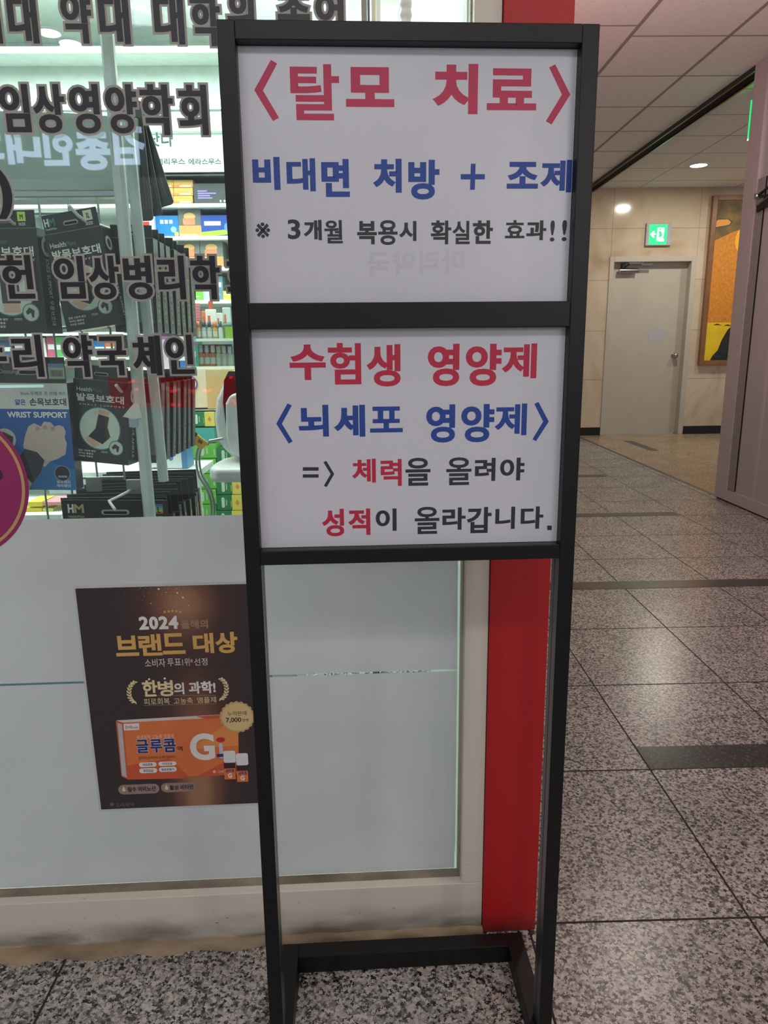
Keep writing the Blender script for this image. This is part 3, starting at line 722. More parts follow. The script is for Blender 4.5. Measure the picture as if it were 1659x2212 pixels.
# printed orange carton
mb = MB(); OR1, OR2, OR3 = C(216, 118, 66), C(202, 90, 58), C(224, 142, 80)
mb.poly(SG, PP([(432, 1218), (1345, 1170), (1350, 1625), (470, 1672)]), L1, OR1)
mb.poly(SG, PP([(370, 1203), (432, 1218), (470, 1672), (415, 1645)]), L1, OR2)
mb.poly(SG, PP([(384, 1218), (420, 1232), (458, 1655), (420, 1638)]), L2, C(186, 184, 190))
mb.poly(SG, PP([(372, 1200), (1210, 1153), (1330, 1172), (432, 1220)]), L1, C(214, 200, 196))
mb.poly(SG, PP([(1010, 1168), (1190, 1156), (1300, 1172), (1090, 1190)]), L2, OR2)
mb.poly(SG, PP([(960, 1430), (1250, 1230), (1345, 1270), (1345, 1400)]), L2, OR3)
mb.poly(SG, PP([(462, 1560), (800, 1500), (960, 1660), (470, 1671)]), L2, OR2)
mb.poly(SG, PP([(1000, 1655), (1345, 1470), (1349, 1624)]), L2, OR2)
mb.poly(SG, PP([(432, 1228), (556, 1222), (558, 1274), (436, 1280)]), L3, WHT)
for (a, b_, c_, d_) in ((555, 1533, 695, 1570), (710, 1527, 852, 1560), (558, 1580, 700, 1618), (714, 1570, 855, 1608)):
    r_ = PB(a, b_, c_, d_); mb.rrect(SG, *r_, (r_[3] - r_[1]) * .49, L3, WHT)
mb.build('printed_carton', po, fix=False)
NAVY, DRK = C(38, 50, 118), C(60, 40, 40)
mb = MB()
for ch, bb in (('글', (530, 1350, 636, 1462)), ('루', (640, 1346, 744, 1458)), ('콤', (746, 1342, 852, 1455))):
    mb.text(SG, ch, PB(*bb), L3, WHT, .0017); mb.text(SG, ch, [v + d_ for v, d_ in zip(PB(*bb), (.0006, .0006, -.0006, -.0006))], L4, NAVY, .0010)
mb.text(SG, '액', PB(860, 1405, 902, 1442), L4, DRK, .0002)
mb.text(SG, 'G', PB(960, 1302, 1158, 1517), L4, WHT, .0026)
mb.text(SG, '피로회복 고농축 앰플제', PB(538, 1312, 832, 1346), L4, C(240, 210, 180), 0)
mb.text(SG, '글루타민·필수아미노산·활성형비타민', PB(552, 1482, 845, 1505), L4, DRK, 0)
mb.text(SG, '온누리', PB(446, 1238, 496, 1268), L4, RED2, .0001); mb.text(SG, 'Health', PB(498, 1244, 550, 1264), L4, C(120, 120, 130), 0)
mb.text(SG, '고려', PB(1180, 1596, 1228, 1618), L4, WHT, 0)
for wd, bb in (('피로회복', (585, 1540, 665, 1562)), ('자양강장', (740, 1534, 822, 1553)), ('영양공급', (590, 1588, 670, 1611)), ('병중회복기', (735, 1579, 835, 1601))): mb.text(SG, wd, PB(*bb), L4, NAVY, .0001)
mb.disc(SG, *PP([(1155, 1607)])[0], .0032, L4, C(226, 180, 150), 20)
mb.disc(SG, *PP([(1205, 1353)])[0], .0088, L4, C(190, 40, 60), 24, rz=.0055)
mb.build('printed_lettering', po, fix=False)
mb = MB()
for x_, y_ in ((1232, 1440), (1332, 1460)):
    mb.rrect(SG, *PB(x_ - 4, y_, x_ + 92, y_ + 96), .004, L4 + .0001, C(224, 222, 226)); mb.rrect(SG, *PB(x_ + 2, y_ + 92, x_ + 92, y_ + 236), .003, L4, C(60, 36, 34))
    mb.rect(SG, *PB(x_ + 2, y_ + 140, x_ + 92, y_ + 228), L4 + .0001, OR1); mb.text(SG, 'G', PB(x_ + 32, y_ + 178, x_ + 64, y_ + 216), L5, WHT, .0006)
    mb.text(SG, '글루콤', PB(x_ + 14, y_ + 146, x_ + 82, y_ + 172), L5, NAVY, .0002)
mb.rrect(SG, *PB(1195, 1380, 1225, 1500), .003, L4, C(190, 196, 206)); mb.rect(SG, *PB(1175, 1465, 1228, 1490), L4 + .0001, NAVY)
mb.build('printed_bottle', po, fix=False)
mb = MB(); c_ = PP([(1337, 1172)])[0]; rs = 0.0335
mb.poly(SG, [(c_[0] + (rs + .0012 * math.cos(20 * 6.28319 * k / 160)) * math.cos(6.28319 * k / 160), c_[1] + (rs + .0012 * math.cos(20 * 6.28319 * k / 160)) * math.sin(6.28319 * k / 160)) for k in range(160)], L4, C(196, 164, 106))
mb.disc(SG, c_[0], c_[1], rs * .9, L5, C(214, 188, 136)); 
mb.text(SG, '누적판매', PB(1260, 1125, 1412, 1162), L5 + .0002, DRK, 0); mb.text(SG, '7,000', PB(1247, 1176, 1370, 1218), L5 + .0002, DRK, .0003); mb.text(SG, '만병', PB(1378, 1184, 1428, 1208), L5 + .0002, DRK, 0)
mb.build('printed_seal', po, fix=False)
mb = MB()
for bb, tb, wd in (((390, 1708, 718, 1785), (464, 1725, 690, 1765), '필수 아미노산'), ((730, 1695, 1015, 1768), (800, 1712, 988, 1750), '활성 비타민')):
    r_ = PB(*bb); mb.rrect(SG, *r_, (r_[3] - r_[1]) * .49, L2, C(150, 128, 124)); mb.text(SG, wd, PB(*tb), L4, DRK, .0003)
    d_ = PP([(bb[0] + 45, (bb[1] + bb[3]) / 2 + 4)])[0]; mb.disc(SG, d_[0], d_[1] - .001, .0036, L3, C(222, 204, 150), 16); mb.poly(SG, [(d_[0] - .0033, d_[1]), (d_[0] + .0033, d_[1]), (d_[0], d_[1] + .0075)], L3 + .00005, C(222, 204, 150))
mb.disc(SG, *PP([(340, 1868)])[0], .0042, L2, C(104, 98, 100), 20); mb.text(SG, '고려제약', PB(368, 1855, 518, 1886), L4, C(128, 120, 122), 0)
mb.build('printed_footer', po, fix=False)

# ================================================================== PHARMACY INTERIOR
def Q(x, y, Y): return facing(Y).at(x, y)
# --- display rack behind the glass
YR = 1.52
rk = empty('display_rack', (-0.6, YR, 0.2)); tag(rk, 'wire display rack with a green-grey header board standing behind the shop glass', 'display rack')
FP = facing(1.47)
mb = MB(); pts = [FP.at(x, y) for x, y in ((-120, 236), (150, 243), (296, 254), (300, 412), (-120, 412))]
mb.poly(FP, pts, 0, 'header_board', 0.012); mb.build('header_board', rk, bevel=0.002)
mb = MB(); a = FP.at(-120, 430); b_ = FP.at(300, 413); mb.box((a[0], 1.462, a[1]), (b_[0], 1.486, b_[1]), 'rack_metal'); mb.build('header_rail', rk, bevel=0.002)
def wire(x, z0, z1):
    if x > -.62: z0 = .925
    m_ = MB(); m_.tube([(x, YR, z0), (x, YR, z1)], 0.0022, 'rack_metal', 8); m_.build('grid_wire', rk)
zt = Q(100, 425, YR)[1]; zb = 0.62
for k in range(6): wire(-0.82 + 0.058 * k, zb, zt)
for z in (zt - 0.03, 1.245, 1.05, 0.93):
    m_ = MB(); m_.tube([(-0.84, YR + 0.004, z), (-0.53, YR + 0.004, z)], 0.003, 'rack_metal', 8); m_.build('grid_wire', rk)
for (ta, tb_, Yp, wd) in (((217, -60), (322, 1118), 1.335, 0.0205), ((272, 250), (352, 1040), 1.385, 0.018)):
    P0 = Q(*ta, Yp); P1 = Q(*tb_, Yp)
    mb = MB()
    if Yp < 1.36: P1 = (P1[0] + (P1[0] - P0[0]) / (P0[1] - P1[1]) * P1[1], 0.0)
    vs = []
    for (x, z) in (P1, P0):
        for dx, dy in ((-wd / 2, 0), (-wd / 4, -wd * .35), (wd / 4, -wd * .35), (wd / 2, 0), (wd / 2, wd * .5), (-wd / 2, wd * .5)): vs.append((x + dx, Yp + dy, z))
    mb.add(vs, [(i, (i + 1) % 6, 6 + (i + 1) % 6, 6 + i) for i in range(6)] + [(5, 4, 3, 2, 1, 0), (6, 7, 8, 9, 10, 11)], 'post_acrylic'); mb.build('corner_post', rk)
for px_, py_ in ((203, 1045), (290, 1050)):
    x, z = Q(px_, py_, 1.49); mb = MB(); mb.box((x - .015, 1.485, z - .016), (x + .015, 1.495, z + .014), 'rack_metal'); mb.build('hook_bracket', rk)
for (hx, hy, tx, ty) in ((178, 475, 147, 443), (20, 480, -4, 445), (230, 1086, 247, 1100), (262, 850, 250, 832), (98, 795, 84, 768)):
    x, z = Q(hx, hy, 1.37); x2, z2 = Q(tx, ty, 1.35); m_ = MB()
    m_.tube([(x + .012, YR, z + .002), (x + .006, 1.42, z + .001), (x, 1.385, z), (x + (x2 - x) * .45, 1.368, z + (z2 - z) * .35), (x2, 1.352, z2)], 0.0031, 'white_plastic', 10); m_.build('peg_hook', rk)

# --- boxed supports
TEAL, OLV, SKIN = C(58, 122, 112), C(52, 58, 50), C(206, 178, 150)
def support_box(name, label, cat, tl, wpx, hpx, Y, dep=0.055, roll=0, yaw=0, front='box_black', side='box_black', tab=0.2, group=None, art=None, tabart=None):
    """carton hung by its tab; tl = top-left pixel of the face, sizes in pixels at its distance"""
    k = (Q(tl[0] + 100, tl[1], Y)[0] - Q(tl[0], tl[1], Y)[0]) / 100
    w_, h_ = wpx * k, hpx * k
    x, z = Q(tl[0], tl[1], Y)
    rot = Matrix.Rotation(R(roll), 3, 'Y') @ Matrix.Rotation(R(yaw), 3, 'Z')
    top = Vector((x, Y, z)); loc = top + rot @ Vector((w_ / 2, dep / 2, -h_))
    m = MB(); m.box((-w_ / 2, -dep / 2, 0), (w_ / 2, dep / 2, h_), front)
    body = m.build(name, None)
    body.matrix_world = Matrix.Translation(loc) @ rot.to_4x4(); WM[body] = Matrix.Identity(4)
    tag(body, label, cat, group)
    F = Plane((0, -dep / 2, 0), (1, 0, 0), (0, 0, 1), (0, -1, 0)); SD = Plane((w_ / 2, 0, 0), (0, 1, 0), (0, 0, 1), (1, 0, 0))
    if tab:
        th_ = tab * h_; TP = Plane((0, -dep / 2 + 0.002, h_), (1, 0, 0), (0, 0, 1), (0, -1, 0))
        m = MB(); m.poly(TP, [(-w_ / 2 + .002, 0), (w_ / 2 - .002, 0), (w_ / 2 - .002, th_), (-w_ / 2 + .002, th_)], 0, front, 0.0012)
        m.rrect(TP, -w_ * .13, th_ * .3, w_ * .13, th_ * .55, th_ * .12, 0.0002, C(150, 160, 150))
        m.rrect(TP, -w_ * .11, th_ * .34, w_ * .11, th_ * .47, th_ * .06, 0.0004, 'groove')
        m.rect(TP, -w_ / 2 + .002, th_ - .0008, w_ / 2 - .002, th_, 0.0003, C(120, 126, 120))
        m.build('hang_tab', body, world=False)
        if tabart:
            m = MB(); tabart(m, TP, w_, th_); m.build('printed_tab', body, world=False, fix=False)
    if art:
        m = MB(); art(m, F, SD, w_, h_, dep); m.build('printed_front', body, world=False, fix=False)
    m = MB(); m.rect(F, -w_ / 2, h_ - .0012, w_ / 2, h_, .0001, C(110, 116, 108)); m.rect(SD, -dep / 2, h_ - .001, dep / 2, h_, .0001, C(110, 116, 108)); m.build('carton_edge', body, world=False, fix=False)
    return body
PW = C(214, 224, 212)
def size_tag(size, col, x, hm=True):
    def f(m, TP, w_, t):
        m.rect(TP, w_ * x, t * .38, w_ * x + t * .5, t * .9, .0003, col); m.text(TP, size, (w_ * x + t * .15, t * .48, w_ * x + t * .35, t * .76), .0005, C(30, 34, 34), .0003)
        m.text(TP, 'SIZE', (w_ * x + t * .04, t * .14, w_ * x + t * .46, t * .3), .0003, PW, .0001)
        if hm:
            m.text(TP, 'H', (-w_ * .46, t * .38, -w_ * .38, t * .8), .0003, PW, .0006); m.text(TP, 'M', (-w_ * .375, t * .38, -w_ * .27, t * .8), .0003, TEAL, .0006)
            m.text(TP, 'HealthMate', (-w_ * .46, t * .2, -w_ * .26, t * .31), .0003, PW, 0)
    return f
def support_art(title, eng, kind, sidetxt):
    def f(m, F, SD, w_, h_, dep):
        m.text(F, 'Health', (-w_ * .44, h_ * .855, -w_ * .16, h_ * .905), .0002, PW, .0001); m.text(F, 'Mate', (-w_ * .15, h_ * .855, w_ * .02, h_ * .9), .0002, TEAL, .0001)
        m.text(F, title, (-w_ * .44, h_ * .735, w_ * .42, h_ * .83), .0002, PW, .0005)
        m.text(F, eng, (-w_ * .40, h_ * .69, w_ * .43, h_ * .71), .0002, PW, .0)
        cx, cz, r = -w_ * .02, h_ * .42, w_ * .385
        m.disc(F, cx, cz, r, .0002, TEAL, 48); m.disc(F, cx, cz, r * .95, .0004, C(196, 214, 200), 48)
        if kind == 'ankle':
            m.poly(F, [(cx - r * .05, cz + r * .9), (cx + r * .45, cz + r * .82), (cx + r * .43, cz + r * .55), (cx - r * .05, cz + r * .62)], .0005, SKIN)
            m.poly(F, [(cx - r * .72, cz - r * .52), (cx - r * .5, cz - r * .36), (cx + r * .02, cz - r * .75), (cx - r * .3, cz - r * .9)], .0005, SKIN)
            m.poly(F, [(cx - r * .06, cz + r * .66), (cx + r * .45, cz + r * .56), (cx + r * .36, cz + r * .1), (cx + r * .5, cz - r * .35), (cx + r * .12, cz - r * .72), (cx - r * .55, cz - r * .4), (cx - r * .2, cz)], .0006, C(32, 34, 42))
            m.poly(F, [(cx + r * .22, cz + r * .6), (cx + r * .45, cz + r * .56), (cx + r * .36, cz + r * .1), (cx + r * .5, cz - r * .35), (cx + r * .3, cz - r * .56), (cx + r * .27, cz)], .0007, C(62, 64, 44))
        else:
            m.rect(F, cx - r * .35, cz - r * .5, cx + r * .4, cz + r * .6, .0005, C(62, 66, 64)); m.rect(F, cx - r * .32, cz + r * .62, cx + r * .36, cz + r * .85, .0005, SKIN); m.rect(F, cx - r * .32, cz - r * .85, cx + r * .36, cz - r * .5, .0005, SKIN)
        m.disc(F, w_ * .28, h_ * .2, w_ * .135, .0008, TEAL, 32); m.disc(F, w_ * .28, h_ * .2, w_ * .12, .001, C(190, 208, 192), 32)
        m.poly(F, [(w_ * .2, h_ * .21), (w_ * .26, h_ * .25), (w_ * .34, h_ * .22), (w_ * .32, h_ * .15), (w_ * .29, h_ * .155), (w_ * .28, h_ * .2), (w_ * .22, h_ * .18)], .0011, OLV)
        for i, wd in enumerate(('얇은 고탄력 원단', '뛰어난 활동성', '가벼운 착용감')): m.text(F, wd, (-w_ * .42, h_ * (.125 - .035 * i), -w_ * (.1 + .05 * (i > 0)), h_ * (.148 - .035 * i)), .0002, PW, .0001)
        m.text(F, '전용밴드', (0, h_ * .125, w_ * .13, h_ * .15), .0002, PW, 0)
        # side: vertical lettering and round icon
        V = Plane(SD.o, SD.uz * -1, SD.ux, SD.n)
        m.text(V, sidetxt, (-h_ * .72, -dep * .16, -h_ * .08, dep * .12), .0002, PW, .00005)
        m.disc(SD, 0, h_ * .84, dep * .3, .0002, C(190, 206, 190), 24, rz=dep * .32); m.disc(SD, 0, h_ * .84, dep * .16, .0004, OLV, 16, rz=dep * .2)
    return f
support_box('support_carton', 'black knee support carton with a lime M size sticker, cut by the left edge', 'carton', (-62, 494), 148, 222, 1.395, roll=0.5, yaw=-6, art=support_art('무릎보호대', 'K N E E   S U P P O R T', 'knee', 'KNEE SUPPORT 무릎보호대'), tabart=size_tag('M', C(176, 222, 96), .22), tab=.165)
support_box('support_carton', 'black ankle support carton tilted on its hook with an XL size sticker', 'carton', (95, 508), 130, 207, 1.39, dep=.04, roll=-7.5, yaw=-6, art=support_art('발목보호대', 'A N K L E   S U P P O R T', 'ankle', '발목보호대 ANKLE SUPPORT'), tabart=size_tag('XL', C(196, 206, 176), .24), tab=.19)
support_box('support_carton', 'black ankle support carton tilted clockwise beside the blue wrist carton', 'carton', (158, 816), 124, 182, 1.385, dep=.045, roll=5.5, yaw=-6, art=support_art('발목보호대', 'A N K L E   S U P P O R T', 'ankle', '발목보호대 ANKLE'), tab=.17)
def wrist_art(m, F, SD, w_, h_, dep):
    BL = C(36, 96, 164, .3)
    m.rect(F, -w_ / 2, 0, w_ / 2, h_ * .76, .0001, BL); m.poly(F, [(-w_ / 2, 0), (w_ / 2, 0), (w_ / 2, h_ * .2), (-w_ / 2, h_ * .42)], .0002, C(38, 122, 176, .3))
    m.rect(F, -w_ / 2, h_ * .76, w_ / 2, h_ - .0012, .0001, C(206, 218, 208, .3))
    m.text(F, '3mm 두께로 옷 안에 쏙!!', (-w_ * .12, h_ * .885, w_ * .46, h_ * .922), .0002, C(60, 104, 160), .0001)
    m.text(F, '얇은', (-w_ * .2, h_ * .795, -w_ * .06, h_ * .85), .0002, C(50, 96, 160), .0004); m.text(F, '손목보호대', (-w_ * .01, h_ * .79, w_ * .47, h_ * .86), .0002, C(48, 52, 50), .0004)
    m.text(F, 'WRIST SUPPORT', (-w_ * .32, h_ * .68, w_ * .47, h_ * .735), .0003, C(226, 232, 226), .0005)
    SK = C(190, 182, 172); hd = [(-.12, .27), (-.16, .42), (-.12, .52), (-.07, .60), (0, .63), (.08, .60), (.12, .645), (.2, .64), (.24, .60), (.30, .615), (.35, .60), (.37, .55), (.35, .50), (.37, .44), (.34, .34), (.25, .30), (.14, .27), (.08, .22)]
    m.poly(F, [(w_ * a * 1.1 + w_ * .02, h_ * b) for a, b in hd], .0003, SK)
    for i in range(3): m.disc(F, w_ * (.06 + .1 * i), h_ * (.58 + .012 * (i % 2)), w_ * .03, .0004, C(172, 152, 140), 14)
    m.poly(F, [(w_ * a, h_ * b) for a, b in ((-.24, .30), (-.14, .39), (.02, .36), (.11, .28), (.04, .17), (-.09, .06), (-.2, .16))], .0005, C(46, 58, 62))
    m.poly(F, [(w_ * a, h_ * b) for a, b in ((-.32, .02), (-.2, .16), (-.09, .065), (-.14, -.0), (-.3, 0))], .0004, SK)
    m.disc(F, w_ * .33, h_ * .16, w_ * .105, .0006, C(176, 184, 176), 28); m.disc(F, w_ * .33, h_ * .16, w_ * .098, .0008, C(30, 36, 44), 28); m.rect(F, w_ * .27, h_ * .12, w_ * .39, h_ * .14, .0009, C(150, 158, 158))
    m.disc(F, -w_ * .38, h_ * .48, w_ * .14, .0006, C(170, 184, 176), 28); m.poly(F, [(-w_ * .48, h_ * .5), (-w_ * .4, h_ * .55), (-w_ * .27, h_ * .5), (-w_ * .29, h_ * .44), (-w_ * .44, h_ * .43)], .0008, C(58, 66, 66))
    m.text(F, '보조밴드', (w_ * .24, h_ * .065, w_ * .43, h_ * .095), .0003, C(206, 220, 222), .0002); m.text(F, '매쉬원단', (w_ * .24, h_ * .028, w_ * .43, h_ * .058), .0003, C(206, 220, 222), .0002)
def dosung_tab(m, TP, w_, t):
    m.text(TP, 'Dosung', (-w_ * .37, t * .30, -w_ * .12, t * .52), .0003, C(150, 160, 152), .0001)
    m.rect(TP, w_ * .27, t * .15, w_ * .48, t * .72, .0003, C(170, 180, 160)); m.rect(TP, w_ * .27, t * .6, w_ * .48, t * .75, .0005, C(90, 138, 168))
    rn = random.Random(4); x = w_ * .30
    while x < w_ * .45: dx = rn.choice([.0004, .0008]); m.rect(TP, x, t * .25, x + dx, t * .5, .0005, C(60, 66, 60)); x += dx + rn.choice([.0005, .0009])
support_box('support_carton', 'blue and white wrist support carton showing a fist at the lower left', 'carton', (-22, 826), 170, 238, 1.37, dep=.03, roll=1, yaw=-3, art=wrist_art, tabart=dosung_tab, tab=.23)
# rows of further cartons on the long right-hand pegs
def strip_art(tc, th_=None):
    def f(m, F, SD, w_, h_, dep):
        m.rect(SD, -dep * .30, h_ * .02, dep * .44, h_ * .86, .0002, tc); V = Plane(SD.o, SD.uz * -1, SD.ux, SD.n)
        m.text(V, 'SUPPORT 보호대', (-h_ * .72, -dep * .2, -h_ * .12, dep * .14), .0004, C(204, 200, 184), .00005)
        m.rect(F, -w_ * .2, h_ * .1, w_ * .42, h_ * .75, .0002, C(120, 130, 126))
    return f
ORD = ['first', 'second', 'third', 'fourth', 'fifth', 'sixth', 'seventh', 'eighth', 'ninth', 'tenth', 'eleventh']
def row(n, tl, dpx, w_, h_, Y0, dY, label, group, roll, tab, cols, cat='carton', dep=.02, tagart=None):
    XR = Q(tl[0] + w_, tl[1], Y0)[0]; ZT = Q(tl[0], tl[1], Y0)[1]
    first = support_box('support_carton', label, cat, tl, w_, h_, Y0, dep=dep, roll=roll, yaw=0, art=strip_art(cols[0]), tab=tab, group=group, tabart=tagart)
    for i in range(1, n):
        c = copy_tree(first); c['label'] = label.replace('first', ORD[i]); c.location = first.location + Vector((0, dY * i, -0.0006 * i))
        c.rotation_euler = (first.rotation_euler[0], first.rotation_euler[1] + R(random.uniform(-1.2, 1.2)), 0)
    return first
row(7, (236, 512), 0, 94, 200, 1.43, .048, 'dark support carton on the upper right peg, first from the glass', 'support cartons on the upper right peg', 1.5, .13, [C(96, 86, 74)], dep=.03, tagart=size_tag('M', C(206, 112, 100), -.1, False))
row(7, (256, 822), 0, 92, 176, 1.44, .045, 'dark leaning support carton on the middle right peg, first from the glass', 'support cartons on the middle right peg', 5, .12, [C(92, 98, 92)], dep=.026)
def l_tab(m, TP, w_, t):
    m.text(TP, 'H', (-w_ * .44, t * .38, -w_ * .385, t * .8), .0003, C(226, 226, 220), .0008); m.text(TP, 'M', (-w_ * .38, t * .38, -w_ * .29, t * .8), .0003, C(176, 170, 120), .0008)
    m.text(TP, 'HealthMate', (-w_ * .44, t * .16, -w_ * .29, t * .28), .0003, C(190, 186, 150), 0)
    for i, c in enumerate(((110, 100, 190), (90, 150, 200), (110, 200, 130), (200, 210, 110), (216, 110, 90))): m.rect(TP, w_ * .36, t * (.72 - .09 * i), w_ * .445, t * (.82 - .09 * i), .0003, C(*c))
    m.text(TP, 'L', (w_ * .395, t * .4, w_ * .42, t * .68), .0006, C(24, 26, 26), .0006); m.text(TP, 'SIZE', (w_ * .365, t * .1, w_ * .435, t * .24), .0003, C(214, 214, 206), .0002)
b0 = support_box('support_carton', 'front black waist support carton with a rainbow L size sticker, lowest on the rack', 'carton', (134, 1126), 232, 190, 1.40, dep=.016, roll=1.2, art=strip_art(C(176, 150, 112)), tab=.25, tabart=l_tab)
r0 = support_box('support_carton', 'black waist support carton standing behind the lowest front one, top tab showing', 'carton', (134, 1126), 232, 190, 1.425, dep=.016, roll=.4, art=strip_art(C(176, 150, 112)), tab=.27, group='waist support cartons on the lowest pegs', tabart=size_tag('M', C(92, 150, 168), .35, False))
r1 = support_box('support_carton', 'plain black waist support carton on the lowest pegs, third from the glass', 'carton', (134, 1126), 232, 190, 1.459, dep=.016, roll=-.6, art=strip_art(C(176, 150, 112)), tab=.27, group='waist support cartons on the lowest pegs')
for i in range(1, 9):
    c = copy_tree(r1); c['label'] = r1['label'].replace('third', ORD[i + 2]); c.location = r1.location + Vector((0.0, .034 * i, .001 * i)); c.rotation_euler = (0, R(random.uniform(-2.5, 1.5)), 0)
# fanned grey cards
for i, (ang, Yc, ln) in enumerate(((15, 1.50, .192), (7, 1.49, .203), (1.5, 1.48, .208))):
    x, z = Q(277, 222, Yc); Pc = Plane((x, Yc, z), (math.cos(R(ang)), 0, math.sin(R(ang))), (-math.sin(R(ang)), 0, math.cos(R(ang))), (0, -1, 0))
    mb = MB(); mb.rrect(Pc, -.022 + .006 * i, -ln, .024, .0, .007, 0, 'card_grey', .002)
    o = mb.build('hanging_card', loc=(x, Yc, z)); tag(o, ['widest swung dark grey card fanned out beside the header board', 'middle dark grey card of the fan beside the header board', 'most upright dark grey card of the fan beside the header board'][i], 'card', 'grey cards fanned on the rack')
    m2 = MB()
    for k in range(5): m2.rect(Pc, -.012 + .006 * i + k * .006, -ln * .9, -.009 + .006 * i + k * .006, -ln * (.5 + .05 * k), .0003, C(92, 102, 102))
    m2.rect(Pc, .0235, -ln + .006, .0243, -.01, .0004, C(190, 200, 200)); m2.build('printed_rows', o, fix=False)
# paper tags on the post
mb = MB(); FPt = facing(1.325); P_ = [FPt.at(x, y) for x, y in ((265, 900), (288, 872), (300, 870), (306, 902), (290, 906))]; mb.poly(FPt, P_, 0, C(206, 214, 206), .0006)
P_ = [FPt.at(x, y) for x, y in ((277, 903), (296, 903), (298, 924), (279, 923))]; mb.poly(FPt, P_, -.001, C(150, 170, 180), .0006)
o = mb.build('paper_tag', loc=FPt.p(*FPt.at(285, 905))); tag(o, 'torn white paper tag stuck to the rack post beside the tilted ankle carton', 'tag')

# --- wall fascia, strip light, shelves
YF = 3.66
FS = facing(YF)
def pxbox(m_, x0, y0, x1, y1, Ya, dep, mt): a_ = Q(x0, y1, Ya); b2 = Q(x1, y0, Ya); m_.box((a_[0], Ya, a_[1]), (b2[0], Ya + dep, b2[1]), mt)
mb = MB(); pxbox(mb, -150, 290, 620, 376, YF, .5, 'shop_white'); z_a = Q(0, 376, YF)[1]
wf = mb.build('trim_4'); struct(wf)
mb = MB()
def wtext(wd, x0, y0, x1, y1, c, bo): mb.text(FS, wd, FS.bb(x0, y0, x1, y1), .001, c, bo)
wtext('낫다', 320, 286, 374, 317, C(50, 84, 78), .0016); wtext('반데리우스', 322, 342, 400, 356, C(70, 104, 98), .0008); wtext('에라스무스', 407, 342, 478, 356, C(70, 104, 98), .0008)
o = mb.build('wall_lettering', loc=FS.p(*FS.at(320, 356))); tag(o, 'dark green lettering on the white fascia above the medicine shelves', 'lettering')
mb = MB(); pxbox(mb, -150, 240, 620, 286, YF + .12, .3, 'shop_white'); pxbox(mb, -150, 120, 620, 208, YF + .05, .4, 'shop_wall'); pxbox(mb, -150, 98, 620, 116, YF - .1, .5, 'shop_white'); struct(mb.build('trim_5'))
mb = MB(); pxbox(mb, -150, 216, 620, 233, YF + .10, .04, emis('strip_light', (235, 255, 250), 7.0)); o = mb.build('strip_light', loc=(-0.9, YF + .1, 2.4)); tag(o, 'long glowing white strip light along the shop back wall', 'light')
# ceiling lights of the shop
for i, (px_, py_, r_) in enumerate(((106, 70, .055), (152, 93, .055))):
    t_ = (2.80 - 1.2); r = AX @ Vector((px_ - CX, py_ - CY, FPX)); p_ = EYE + r * ((2.797 - 1.2) / r.z)
    rt = empty('shop_downlight', (p_.x, p_.y, 2.8)); tag(rt, ['left round white downlight in the shop ceiling', 'right round white downlight in the shop ceiling, nearer the strip light'][i], 'light', 'shop ceiling downlights')
    mb = MB(); mb.lathe((p_.x, p_.y, 2.8), [(0, -.006), (r_, -.006), (r_, 0)], emis('lamp_white', (255, 255, 250), 6), 32); mb.build('lens', rt)
    mb = MB(); mb.lathe((p_.x, p_.y, 2.8), [(r_ + .001, -.008), (r_ + .014, -.004), (r_ + .016, 0)], 'white_plastic', 32, 'Z', False); mb.build('trim_ring', rt)
r = AX @ Vector((275 - CX, 45 - CY, FPX)); p_ = EYE + r * ((2.797 - 1.2) / r.z)
mb = MB(); mb.lathe((p_.x, p_.y, 2.8), [(0, -.02), (.06, -.02), (.07, -.012), (.11, -.018), (.13, -.012), (.17, -.02), (.19, -.006), (.19, 0)], 'white_plastic', 40)
o = mb.build('ceiling_diffuser', loc=(p_.x, p_.y, 2.78)); tag(o, 'round white ceiling air diffuser with concentric rings in the shop', 'diffuser')
# shelves
su = empty('shelf_unit', (-0.9, YF, 0.5)); tag(su, 'white open shelf unit of medicine cartons along the shop back wall', 'shelves')
zs = [Q(420, y, YF)[1] for y in (443, 513.5, 581, 652)]
for z in zs: mb = MB(); mb.box((-3.2, YF, z - .010), (-0.45, YF + .30, z + .008), 'shop_white'); mb.build('shelf_board', su, bevel=.002)
z = Q(100, 722, YF)[1]; mb = MB(); mb.box((-3.2, YF, z - .008), (-0.9, YF + .3, z + .008), 'shop_white'); mb.build('shelf_board', su)
zl = Q(100, 771, YF)[1]; mb = MB(); mb.box((-3.2, YF, zl - .018), (-0.9, YF + .3, zl), 'shop_white'); mb.build('shelf_board', su)
for px_ in (329, 27, 510): 
    x, _ = Q(px_, 500, YF); mb = MB(); mb.box((x - .011, YF + .001, 0.25), (x + .011, YF + .30, zs[0] + .0), 'shop_white'); mb.build('divider', su)
mb = MB(); mb.box((-3.2, YF + .3, 0.2), (-0.45, YF + .32, z_a), 'shop_wall'); mb.build('back_panel', su)
mb = MB(); pxbox(mb, -150, 378, 620, 381, YF + .0, .3, 'card_grey'); mb.build('shadow_gap', su)

